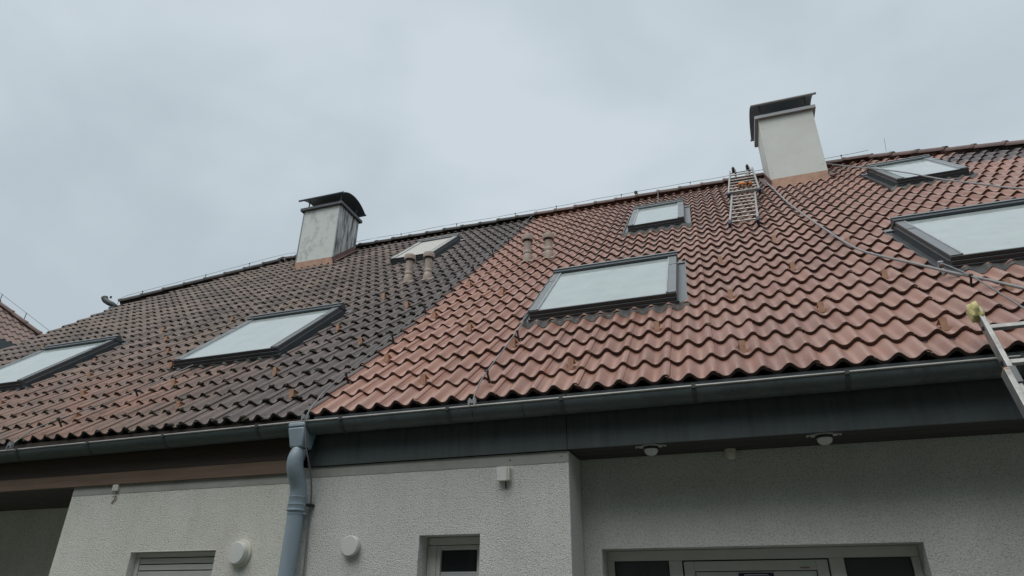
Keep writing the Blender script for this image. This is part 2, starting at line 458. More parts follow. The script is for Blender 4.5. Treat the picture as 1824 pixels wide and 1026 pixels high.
M_CROWN = simple('crown_sheet', (0.33, 0.34, 0.345), 0.5, 0.2, var=0.12, vscale=5)
M_CROWND = simple('crown_sheet_dark', (0.075, 0.08, 0.088), 0.55, 0.2, var=0.15, vscale=7, dirt=(0.2, 0.2, 0.2), dscale=14, damt=0.5)
M_VENT = simple('brown_plastic_pipe', (0.40, 0.315, 0.258), 0.55, var=0.12, vscale=12, dirt=(0.48, 0.43, 0.37), dscale=14, damt=0.55)
M_WIRE = simple('galvanised_wire', (0.21, 0.21, 0.21), 0.45, 0.3, var=0.15, vscale=20)
M_BLACK = simple('black_plastic', (0.02, 0.02, 0.022), 0.5, var=0.15, vscale=20)
M_WHITE = simple('white_plastic', (0.66, 0.67, 0.65), 0.45, var=0.04, vscale=10)
M_CREAM = simple('cream_plastic', (0.66, 0.65, 0.56), 0.5, var=0.04, vscale=10)
M_PVC = simple('white_window_frame', (0.60, 0.61, 0.58), 0.4, var=0.04, vscale=10)
M_SHUT = simple('grey_shutter_slat', (0.60, 0.61, 0.59), 0.55, var=0.05, vscale=6)
M_DARKGLASS = glass_material('dark_window_glass', (0.022, 0.028, 0.03), 0.02, 1.5)
M_FROST = glass_material('frosted_door_glass', (0.05, 0.062, 0.066), 0.35, 1.45)
M_CURTAIN = simple('net_curtain', (0.55, 0.57, 0.6), 0.9, var=0.06, vscale=20, stretch=(8, 1, 0.5))
M_ALU = simple('ladder_aluminium', (0.41, 0.41, 0.395), 0.42, 0.55, var=0.15, vscale=12, dirt=(0.22, 0.21, 0.19), dscale=16, damt=0.6)
M_NAVY = simple('navy_rubber', (0.025, 0.03, 0.07), 0.55, var=0.15, vscale=20)
M_YELLOW = simple('yellow_foam', (0.62, 0.55, 0.26), 0.9, var=0.2, vscale=28, bump=0.006, bscale=60)
M_ORANGE = simple('orange_plastic', (0.75, 0.22, 0.03), 0.4, var=0.12, vscale=30)
M_HOSE = simple('grey_hose', (0.27, 0.275, 0.28), 0.5, var=0.1, vscale=14)
M_BLUE = simple('blue_enamel', (0.012, 0.016, 0.075), 0.3, var=0.08, vscale=8)
M_RIDGE = simple('dark_ridge_tile', (0.155, 0.098, 0.085), 0.65, var=0.25, vscale=7, bump=0.002, bscale=60, dirt=(0.06, 0.05, 0.048), dscale=5, damt=0.6)  # ridge caps in a darker brown than the washed tiles
M_RIDGE_L = simple('mossy_ridge_tile', (0.075, 0.067, 0.065), 0.8, var=0.3, vscale=7, bump=0.003, bscale=50, dirt=(0.05, 0.047, 0.043), dscale=5, damt=0.6)
M_EDGE = simple('grimy_shaded_tile_edge', (0.115, 0.072, 0.060), 0.85, var=0.3, vscale=14, dirt=(0.06, 0.045, 0.04), dscale=9, damt=0.6)  # grime, with the shadow under each tile course painted in
M_EDGE_D = simple('mossy_shaded_tile_edge', (0.055, 0.05, 0.047), 0.9, var=0.35, vscale=14)  # mossy tone, deepened further to paint the course shadows
M_MOSS = simple('dark_moss', (0.03, 0.03, 0.022), 0.95, var=0.4, vscale=25, dirt=(0.075, 0.075, 0.03), dscale=5, damt=0.5)
M_GROUND = simple('garden_ground', (0.075, 0.085, 0.05), 0.95, var=0.3, vscale=0.9, bump=0.02, bscale=9)
M_PAVE = simple('concrete_paving', (0.13, 0.128, 0.12), 0.9, var=0.12, vscale=1.2, bump=0.002, bscale=60)
M_DECK = simple('roof_underlay', (0.06, 0.045, 0.04), 0.9, var=0.2, vscale=4)
M_FARTILE = simple('far_roof_tile', (0.215, 0.145, 0.125), 0.7, var=0.25, vscale=3.5, dirt=(0.14, 0.09, 0.08), dscale=2, damt=0.5)


def stained_panel(name):
    m, nt, n, l, b = mat(name)
    geo = n.new('ShaderNodeNewGeometry')
    mp = n.new('ShaderNodeMapping'); mp.inputs['Scale'].default_value = (9, 9, 1.1)
    l.new(geo.outputs['Position'], mp.inputs['Vector'])
    t = n.new('ShaderNodeTexNoise'); t.inputs['Scale'].default_value = 1.6; t.inputs['Detail'].default_value = 9; t.inputs['Roughness'].default_value = 0.72
    l.new(mp.outputs[0], t.inputs['Vector'])
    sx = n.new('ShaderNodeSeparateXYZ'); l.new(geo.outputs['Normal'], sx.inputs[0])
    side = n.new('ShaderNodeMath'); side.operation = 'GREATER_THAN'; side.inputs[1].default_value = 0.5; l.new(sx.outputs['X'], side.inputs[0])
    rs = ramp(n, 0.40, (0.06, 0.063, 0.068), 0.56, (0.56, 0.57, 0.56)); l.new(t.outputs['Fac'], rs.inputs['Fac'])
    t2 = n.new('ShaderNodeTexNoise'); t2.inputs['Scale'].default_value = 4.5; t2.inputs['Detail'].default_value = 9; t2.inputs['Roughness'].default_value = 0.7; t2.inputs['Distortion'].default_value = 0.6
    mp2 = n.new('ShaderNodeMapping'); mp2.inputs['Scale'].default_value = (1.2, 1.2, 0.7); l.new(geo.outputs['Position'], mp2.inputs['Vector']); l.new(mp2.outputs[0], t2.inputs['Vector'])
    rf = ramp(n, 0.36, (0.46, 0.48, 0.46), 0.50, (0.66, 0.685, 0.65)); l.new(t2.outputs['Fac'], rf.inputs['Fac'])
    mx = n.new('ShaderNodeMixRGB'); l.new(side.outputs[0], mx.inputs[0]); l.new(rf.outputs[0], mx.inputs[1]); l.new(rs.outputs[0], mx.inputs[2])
    l.new(mx.outputs[0], b.inputs['Base Color']); b.inputs['Roughness'].default_value = 0.85
    return m


M_CHIM_L = stained_panel('stained_cement_panel')

# ------------------------------------------------------------------ ground
g = MB(); g.poly([(-900, -900, 0), (900, -900, 0), (900, 900, 0), (-900, 900, 0)])
g.build('ground', M_GROUND, None, kind='structure')
g = MB(); g.box((-7.6, -1.6, -0.2), (8.2, 0.0, 0.06))
g.build('pavement', M_PAVE, None, kind='structure', bevel=0.01)

# ------------------------------------------------------------------ house data
VR = 8.43                       # slope length to the ridge
YRIDGE, ZRIDGE = VR * CT, EZ + VR * ST
VH = 6.25                       # slope length to the half-hip eave
PART = -0.125                   # party line
XL, XRT = -8.45, 8.20           # verges
APL, APR = -6.05, 5.85          # ridge ends
YBACK = 2 * YRIDGE              # rear eave
WF = 0.066                      # front wall face
ZS = 2.57                       # soffit / fascia bottom

house_l = thing('terraced_house', (-4.3, 6.3, 0), 'left terraced house with unwashed dark mossy roof tiles and stained grey chimney', 'house', 'pair of terraced houses')
house_r = thing('terraced_house', (4.0, 6.3, 0), 'right terraced house with freshly washed red roof tiles and pale chimney', 'house', 'pair of terraced houses')


def wall_with_opening(mb, x0, x1, z0, z1, y0, y1, op=None):
    """wall slab from y0 (front) to y1 with one rectangular opening (ox0,ox1,oz0,oz1)"""
    if not op:
        mb.box((x0, y0, z0), (x1, y1, z1)); return
    a, b2, c, d = op
    mb.box((x0, y0, z0), (a, y1, z1)); mb.box((b2, y0, z0), (x1, y1, z1))
    mb.box((a, y0, d), (b2, y1, z1))
    if c > z0: mb.box((a, y0, z0), (b2, y1, c))


# walls ------------------------------------------------------------------
WIN_L = (-1.60, -0.803, 0.95, 2.012)
WIN_M = (0.838, 1.272, 0.95, 2.07)
DOOR = (1.992, 3.866, 0.06, 1.99)
m = MB()
wall_with_opening(m, -2.385, PART - 0.002, 0, ZS - 0.004, WF, 0.36, WIN_L)
wl_l = m.build('wall', M_WALL_L, house_l, sharp=20)
m = MB(); m.box((-8.3, 0.98, 0), (-2.385, 1.28, ZS + 0.3)); m.box((-2.685, 0.3602, 0), (-2.387, 0.9798, ZS - 0.01))
m.build('recess_wall', M_WALL_L, house_l, sharp=20)
m = MB()
wall_with_opening(m, PART + 0.002, 1.875, 0, ZS - 0.004, WF, 0.40, WIN_M)
m.build('wall', M_WALL_R, house_r, sharp=20)
m = MB()
wall_with_opening(m, 1.62, XRT - 0.12, 0, ZS + 0.3, 0.424, 0.72, DOOR)
m.build('recess_wall', M_WALL_R, house_r, sharp=20)


def gable(x0, x1, yf):
    """end wall following the roof section under a half hip"""
    zt = EZ + VH * ST - 0.12
    yy = VH * CT
    pr_ = [(yf, 0), (yf, EZ + yf * ST / CT - 0.16), (yy, zt), (YBACK - yy, zt), (YBACK - yf, EZ + yf * ST / CT - 0.16), (YBACK - yf, 0)]
    mb = MB(); k = len(pr_)
    mb.v = [Vector((x0, y, z)) for y, z in pr_] + [Vector((x1, y, z)) for y, z in pr_]
    mb.f = [tuple(range(k))[::-1], tuple(range(k, 2 * k))] + [(i, (i + 1) % k, k + (i + 1) % k, k + i) for i in range(k)]
    return mb


gable(-8.30, -8.02, 1.30).build('gable_wall', M_WALL_L, house_l, sharp=20)
gable(7.78, 8.06, 0.74).build('gable_wall', M_WALL_R, house_r, sharp=20)
m = MB(); m.box((-8.0, YBACK - 0.4, 0), (PART - 0.002, YBACK - 0.1, EZ - 0.2)); m.build('rear_wall', M_WALL_L, house_l)
m = MB(); m.box((PART + 0.002, YBACK - 0.4, 0), (7.76, YBACK - 0.1, EZ - 0.2)); m.build('rear_wall', M_WALL_R, house_r)

# smooth plaster band under the eaves boards, eaves shadow painted into its tone
m = MB(); m.box((PART + 0.004, WF - 0.003, 2.492), (1.873, WF - 0.0005, ZS - 0.006)); m.build('shaded_plaster_band', M_BAND, house_r)
m = MB(); m.box((-2.383, WF - 0.003, 2.462), (PART - 0.004, WF - 0.0005, ZS - 0.006)); m.build('shaded_plaster_band', M_BAND, house_l)
# eaves: fascia, soffit, battens -------------------------------------------
m = MB(); m.box((PART + 0.02, 0.046, ZS), (1.872, 0.064, 2.945)); m.build('fascia', M_FASCIA, house_r)
m = MB(); m.box((1.876, 0.045, ZS), (5.02, 0.063, 2.945)); m.build('fascia', M_FASCIA, house_r)
m = MB(); m.box((5.024, 0.046, ZS), (XRT - 0.05, 0.064, 2.945)); m.build('fascia', M_FASCIA, house_r)
for i, (ya, yb) in enumerate(((0.067, 0.183), (0.187, 0.303), (0.307, 0.423))):
    m = MB(); m.box((1.878, ya, ZS + 0.003), (XRT - 0.14, yb, ZS + 0.021)); m.build('soffit_board', M_SOFFIT, house_r)
m = MB(); m.box((XL + 0.05, 0.046, 2.632), (PART - 0.03, 0.070, 2.945)); m.build('fascia', M_BROWN, house_l)
m = MB(); m.box((XL + 0.05, 0.040, 2.533), (PART - 0.03, 0.0655, 2.628)); m.build('batten', M_BATTEN, house_l)
ya = 0.0725
while ya < 0.97:
    m = MB(); m.box((XL + 0.05, ya, ZS - 0.035), (-2.388, min(ya + 0.116, 0.978), ZS - 0.017)); m.build('soffit_board', M_SOFFIT, house_l)
    ya += 0.12

# ------------------------------------------------------------------ roof decks (under the tiles, both slopes and half hips)
ZH = EZ + VH * ST


def deck(x_end, apx, x_party, house, mt):
    d = -0.075
    o = Vector((0, -ST * d, CT * d)); ob = Vector((0, ST * d, CT * d))
    mb = MB()
    s = 1 if x_end < x_party else -1
    e0 = RP(x_end, 0.06) + o; p0 = RP(x_party, 0.06) + o
    eh = RP(x_end, VH) + o; ap = Vector((apx, YRIDGE, ZRIDGE + d)); pr_ = Vector((x_party, YRIDGE, ZRIDGE + d))
    rb = lambda q: Vector((q.x, YBACK - q.y, q.z))
    mb.poly([e0, p0, pr_, ap, eh])
    mb.poly([rb(e0), rb(p0), pr_, ap, rb(eh)])
    mb.poly([eh, ap, rb(eh)])
    return mb.build('roof', mt, house, fixn=False)


roof_l = deck(XL, APL, PART, house_l, M_DECK)
roof_r = deck(XRT, APR, PART, house_r, M_DECK)

# ------------------------------------------------------------------ holes in the tiling
SKY = {   # name: (house, u0, u1, v0, v1, cladding, pane)
    'A': (house_r, 1.288, 2.622, 1.590, 3.020, M_CLAD, M_PANE),
    'B': (house_r, 1.940, 2.718, 5.230, 6.690, M_CLAD, M_PANE),
    'C': (house_r, 5.425, 6.230, 5.430, 6.880, M_CLAD, M_PANE),
    'D': (house_r, 4.720, 6.062, 1.575, 3.080, M_CLAD, M_PANE),
    'E': (house_l, -2.765, -1.425, 1.505, 2.945, M_CLADD, M_PANE),
    'F': (house_l, -6.385, -5.030, 1.505, 2.975, M_CLADD, M_PANE),
    'G': (house_l, -2.100, -1.310, 5.800, 7.170, M_PALE, M_BLIND),
}
CHIM = {'R': (house_r, 4.112, 4.955, 7.20, 0.68, 9.145), 'L': (house_l, -4.835, -3.965, 7.08, 0.70, 9.04)}
HOLES = [(a - 0.085, b + 0.085, c - 0.005, d + 0.10) for _, a, b, c, d, _, _ in SKY.values()]
HOLES += [(a - 0.01, b + 0.01, c - 0.01, c + dep / CT + 0.01) for _, a, b, c, dep, _ in CHIM.values()]

# ------------------------------------------------------------------ roof tiles
AMP = 0.046


def prof(s):
    return AMP * (max(0.0, 0.5 * (1 + math.cos(2 * math.pi * s / WAVE))) ** 1.3 - 1)


TLEN, SLOPE = 0.385, 0.0310 / GAUGE
S_SAMPLES = [0.0, 0.012, 0.026, 0.0315, 0.045, 0.060, 0.075, 0.090, 0.106, 0.122, 0.136, 0.15, 0.164, 0.178, 0.194, 0.210, 0.225, 0.240, 0.256, 0.272, 0.286, 0.30, 0.312, 0.324]


def tile_geom():
    """local coordinates: x from the crest at the left joint, y up the slope from the front edge"""
    vs, fs = [], []
    n = len(S_SAMPLES)
    for s in S_SAMPLES:
        h = prof(s) - (0.0095 if s < 0.03 else 0.0)
        vs += [(s, 0.0, h - 0.0295), (s, -0.0015, h - 0.004), (s, 0.0035, h), (s, TLEN, h - TLEN * SLOPE)]
    for i in range(n - 1):
        a, b2 = 4 * i, 4 * (i + 1)
        for k in range(3):
            fs.append((a + k, b2 + k, b2 + k + 1, a + k + 1))
    k = len(vs)                                  # right-hand overlap edge
    s = S_SAMPLES[-1]; h = prof(s)
    vs += [(s, 0.0, h - 0.0295), (s, 0.0, h), (s, TLEN, h - TLEN * SLOPE), (s, TLEN, h - TLEN * SLOPE - 0.0095)]
    fs.append((k, k + 1, k + 2, k + 3)[::-1])
    return vs, fs


TV, TF = tile_geom()


def finish_tile_mesh(me, mt):
    me.materials.append(mt)
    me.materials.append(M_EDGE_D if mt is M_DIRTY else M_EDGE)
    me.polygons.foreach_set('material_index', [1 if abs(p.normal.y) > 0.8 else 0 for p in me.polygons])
    me.polygons.foreach_set('use_smooth', [True] * len(me.polygons))
    me.set_sharp_from_angle(angle=math.radians(50))


def base_tile(name, mt):
    me = bpy.data.meshes.new(name); me.from_pydata(TV, [], TF); finish_tile_mesh(me, mt); return me


TILE_ME = {id(house_l): base_tile('roof_tile', M_DIRTY), id(house_r): base_tile('roof_tile', M_CLEAN)}
MCI = mc.inverted()


def screen(p):
    q = MCI @ p
    if q.z > -0.1: return None
    return (-q.x / q.z * 1154.58 + 912, q.y / q.z * 1154.58 + 513)


def inside(u, v):
    if v > VR: return False
    if v > VH:
        t = (v - VH) / (VR - VH)
        return XL + (APL - XL) * t <= u <= XRT + (APR - XRT) * t
    return XL <= u <= XRT


def cut_tile(u0, v0):
    """tile mesh trimmed by the hip, ridge and the openings; None if nothing is left"""
    bm = bmesh.new()
    vs = [bm.verts.new(p) for p in TV]
    for f in TF: bm.faces.new([vs[i] for i in f])
    g_ = lambda: bm.verts[:] + bm.edges[:] + bm.faces[:]
    if v0 + TLEN > VR - 0.02:
        bmesh.ops.bisect_plane(bm, geom=g_(), plane_co=(0, VR - 0.02 - v0, 0), plane_no=(0, 1, 0), clear_outer=True)
    for xe, ap, sg in ((XL, APL, -1), (XRT, APR, 1)):
        if not inside(u0, v0 + TLEN) or not inside(u0 + 0.324, v0 + TLEN) or not inside(u0, v0) or not inside(u0 + 0.324, v0):
            if (u0 < 0) != (sg < 0): continue
            d = Vector((ap - xe, VR - VH, 0)); nn = Vector((d.y, -d.x, 0)) * sg
            nn = nn if nn.x * sg > 0 else -nn
            bmesh.ops.bisect_plane(bm, geom=g_(), plane_co=(xe - u0, VH - v0, 0), plane_no=nn, clear_outer=True)
            bmesh.ops.bisect_plane(bm, geom=g_(), plane_co=(xe - u0, 0, 0), plane_no=(sg, 0, 0), clear_outer=True)
    for a, b2, c, d in HOLES:
        if u0 + 0.324 < a or u0 > b2 or v0 + TLEN < c or v0 > d: continue
        for co, no in (((a - u0, 0, 0), (1, 0, 0)), ((b2 - u0, 0, 0), (1, 0, 0)), ((0, c - v0, 0), (0, 1, 0)), ((0, d - v0, 0), (0, 1, 0))):
            bmesh.ops.bisect_plane(bm, geom=g_(), plane_co=co, plane_no=no)
        kill = []
        for f in bm.faces:
            q = f.calc_center_median()
            if a < q.x + u0 < b2 and c < q.y + v0 < d: kill.append(f)
        if kill: bmesh.ops.delete(bm, geom=kill, context='FACES')
    if not bm.faces:
        bm.free(); return None
    vlist = [v.co.copy() for v in bm.verts]
    bm.verts.index_update()
    flist = [tuple(v.index for v in f.verts) for f in bm.faces]
    bm.free()
    return vlist, flist


def needs_cut(u0, v0):
    if v0 + TLEN > VR - 0.02: return True
    for q in ((u0, v0), (u0 + 0.324, v0), (u0, v0 + TLEN), (u0 + 0.324, v0 + TLEN)):
        if not inside(*q): return True
    for a, b2, c, d in HOLES:
        if not (u0 + 0.324 < a or u0 > b2 or v0 + TLEN < c or v0 > d): return True
    return False


NROW = int(VR / GAUGE) + 1
for house, roof, k0, k1, mt in ((house_l, roof_l, -28, -1, M_DIRTY), (house_r, roof_r, 0, 27, M_CLEAN)):
    cand = []
    for r_ in range(NROW):
        for k in range(k0, k1 + 1):
            u0 = -0.15 + 0.3 * k; v0 = r_ * GAUGE
            if not (inside(u0 + 0.17, v0 + 0.02) or inside(u0 + 0.3, v0 + 0.02) or inside(u0 + 0.05, v0 + 0.02)): continue
            geom = None
            if needs_cut(u0, v0):
                geom = cut_tile(u0, v0)
                if geom is None: continue
            ps = [screen(RP(u0 + a, v0 + b2)) for a, b2 in ((0.025, 0), (0.325, 0), (0.325, GAUGE), (0.025, GAUGE))]
            area = 0
            if all(ps):
                area = abs(sum(ps[i][0] * ps[(i + 1) % 4][1] - ps[(i + 1) % 4][0] * ps[i][1] for i in range(4))) / 2
                cx = sum(p[0] for p in ps) / 4; cy = sum(p[1] for p in ps) / 4
                if not (-25 < cx < 1850 and -20 < cy < 1046): area = 0
            cand.append((area, u0, v0, geom))
    cand.sort(key=lambda c: -c[0])
    sv, sf = [], []
    for i, (area, u0, v0, geom) in enumerate(cand):
        jit = Matrix.Translation((u0 + random.uniform(-0.0015, 0.0015), v0 + random.uniform(-0.005, 0.005), random.uniform(-0.003, 0.0025))) @ Matrix.Rotation(random.uniform(-0.010, 0.010), 4, 'Z') @ Matrix.Rotation(random.uniform(-0.008, 0.008), 4, 'X')
        Wm = RM @ jit
        if i < 300:
            if geom is None:
                me = TILE_ME[id(house)]
            else:
                me = bpy.data.meshes.new('roof_tile'); me.from_pydata(geom[0], [], geom[1]); finish_tile_mesh(me, mt)
            o = bpy.data.objects.new('roof_tile', me)
            link(o, roof, Wm)
        else:
            vs, fs = geom if geom else (TV, TF)
            b0 = len(sv)
            sv += [Wm @ Vector(p) for p in vs]; sf += [tuple(b0 + j for j in f) for f in fs]
    mb = MB(); mb.v = sv; mb.f = sf
    far = mb.build('far_roof_tiles', mt, roof, sharp=50, kind='stuff', fixn=False)
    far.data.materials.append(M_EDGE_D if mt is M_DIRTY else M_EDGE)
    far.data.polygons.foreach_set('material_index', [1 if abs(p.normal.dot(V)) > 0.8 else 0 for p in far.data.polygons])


# rear slopes and half-hip slopes: same wave in the sheet, seen only from elsewhere
def sheet_slope(p0, p1, q0, q1, mt, parent, name):
    """corrugated sheet between eave p0-p1 and upper edge q0-q1"""
    mb = MB()
    L = (p1 - p0).length; nseg = int(L / WAVE) * 4
    d = (p1 - p0).normalized(); up = ((q0 - p0)).normalized()
    nrm = d.cross(up).normalized()
    if nrm.z < 0: nrm = -nrm
    A = []; B = []
    for i in range(nseg + 1):
        t = i / nseg; h = prof(t * L)
        A.append(p0.lerp(p1, t) + nrm * (h + 0.01)); B.append(q0.lerp(q1, t) + nrm * (h + 0.01))
    mb.strip(A, B)
    mb.build(name, mt, parent, sharp=60, kind='stuff', fixn=False)


mir = lambda q: Vector((q.x, YBACK - q.y, q.z))
sheet_slope(mir(RP(PART, 0)), mir(RP(XL, 0)), mir(RP(PART, VR)), mir(RP(APL, VR)), M_DIRTY, roof_l, 'rear_roof_tiles')
sheet_slope(mir(RP(PART, 0)), mir(RP(XRT, 0)), mir(RP(PART, VR)), mir(RP(APR, VR)), M_CLEAN, roof_r, 'rear_roof_tiles')
sheet_slope(RP(XL, VH), mir(RP(XL, VH)), RP(APL, VR), RP(APL, VR), M_DIRTY, roof_l, 'half_hip_tiles')
sheet_slope(RP(XRT, VH), mir(RP(XRT, VH)), RP(APR, VR), RP(APR, VR), M_CLEAN, roof_r, 'half_hip_tiles')


# ------------------------------------------------------------------ ridge and hip caps
def cap_geom(length, r0, r1):
    vs, fs = [], []
    na = 10
    for (y, r) in ((0, r0), (0.05, r0), (0.052, r1 * 1.02), (length, r1)):
        for j in range(na + 1):
            a = math.radians(-14) + math.radians(208) * j / na
            vs.append((math.cos(a) * r, y, math.sin(a) * r * 0.72))
    for i in range(3):
        for j in range(na):
            k = i * (na + 1) + j
            fs.append((k, k + 1, k + na + 2, k + na + 1))
    k = len(vs)
    for j in range(na + 1):
        a = math.radians(-14) + math.radians(208) * j / na
        vs.append((math.cos(a) * (r0 - 0.02), 0.0, math.sin(a) * (r0 - 0.02) * 0.72))
    for j in range(na): fs.append((j, j + 1, k + j + 1, k + j))
    return vs, fs


def caps(p, q, parent, mt, pitch=0.40, lift=0.0):
    p = Vector(p); q = Vector(q)
    d = (q - p).normalized(); L = (q - p).length; n_ = max(1, int(round(L / pitch)))
    step = L / n_
    vs, fs = cap_geom(step + 0.04, 0.118, 0.104)
    me = bpy.data.meshes.new('ridge_tile'); me.from_pydata(vs, [], fs); me.materials.append(mt); me.polygons.foreach_set('use_smooth', [True] * len(me.polygons)); me.set_sharp_from_angle(angle=math.radians(50))
    zx = Vector((0, 0, 1)); sx = d.cross(zx).normalized(); up = sx.cross(d).normalized()
    for i in range(n_):
        base = p + d * (step * i)
        Wm = Matrix.Translation(base + up * (lift + random.uniform(-0.004, 0.004))) @ Matrix((sx, d, up)).transposed().to_4x4() @ Matrix.Rotation(-0.03 + random.uniform(-0.006, 0.006), 4, 'X')
        o = bpy.data.objects.new('ridge_tile', me)
        link(o, parent, Wm)


ridge_p = lambda x: Vector((x, YRIDGE, ZRIDGE - 0.012))
caps(ridge_p(APL + 0.05), ridge_p(PART), roof_l, M_RIDGE_L)
caps(ridge_p(PART), ridge_p(APR - 0.05), roof_r, M_RIDGE)
for roof, xe, ap, mt in ((roof_l, XL, APL, M_RIDGE_L), (roof_r, XRT, APR, M_RIDGE)):
    a = RP(xe, VH, 0.02); b2 = ridge_p(ap)
    caps(a, b2, roof, mt, lift=-0.01); caps(mir(a), b2, roof, mt, lift=-0.01)

# verge boards
for roof, xe, mt in ((roof_l, XL, M_BROWN), (roof_r, XRT, M_FASCIA)):
    s = 1 if xe < 0 else -1
    mb = MB(RM); mb.box((xe + 0.02 * s - 0.012, 0.02, -0.30), (xe + 0.02 * s + 0.012, VH, -0.055)); mb.build('verge_board', mt, roof)

# ------------------------------------------------------------------ snow guards: copper noses in a staggered grid
SG_ME = bpy.data.meshes.new('snow_guard')
_m = MB()
w = 0.0205
_m.hexa([(-w, 0.0, 0.0), (w, 0.0, 0.0), (w, 0.003, 0.0), (-w, 0.003, 0.0), (-w, 0.048, 0.066), (w, 0.048, 0.066), (w, 0.051, 0.064), (-w, 0.051, 0.064)])
_m.hexa([(-w, 0.048, 0.0655), (w, 0.048, 0.0655), (w, 0.050, 0.069), (-w, 0.050, 0.069), (-w, 0.108, -0.004), (w, 0.108, -0.004), (w, 0.111, -0.002), (-w, 0.111, -0.002)])
_m.hexa([(-w * 0.15, 0.004, 0.0), (w * 0.15, 0.004, 0.0), (w * 0.15, 0.107, -0.004), (-w * 0.15, 0.107, -0.004), (-w * 0.15, 0.048, 0.062), (w * 0.15, 0.048, 0.062), (w * 0.15, 0.050, 0.062), (-w * 0.15, 0.050, 0.062)])
SG_ME.from_pydata([tuple(v) for v in _m.v], [], _m.f); SG_ME.materials.append(M_COPPER)
for r_ in (1, 3, 5, 7, 9, 11):
    ph = 4.42 if r_ in (1, 5, 9) else 0.42
    for c in range(-7, 7):
        idx = ph + 8 * c
        u = idx * WAVE; v = (r_ + 0.16) * GAUGE
        if not inside(u, v): continue
        if any(a - 0.06 < u < b2 + 0.06 and cc - 0.2 < v < d + 0.1 for a, b2, cc, d in HOLES): continue
        jit = Matrix.Translation((u + random.uniform(-0.006, 0.006), v + random.uniform(-0.012, 0.012), prof(u) - 0.16 * GAUGE * SLOPE + 0.004)) @ Matrix.Rotation(random.uniform(-0.07, 0.07), 4, 'Z')
        link(bpy.data.objects.new('snow_guard', SG_ME), roof_l if u < PART else roof_r, RM @ jit)


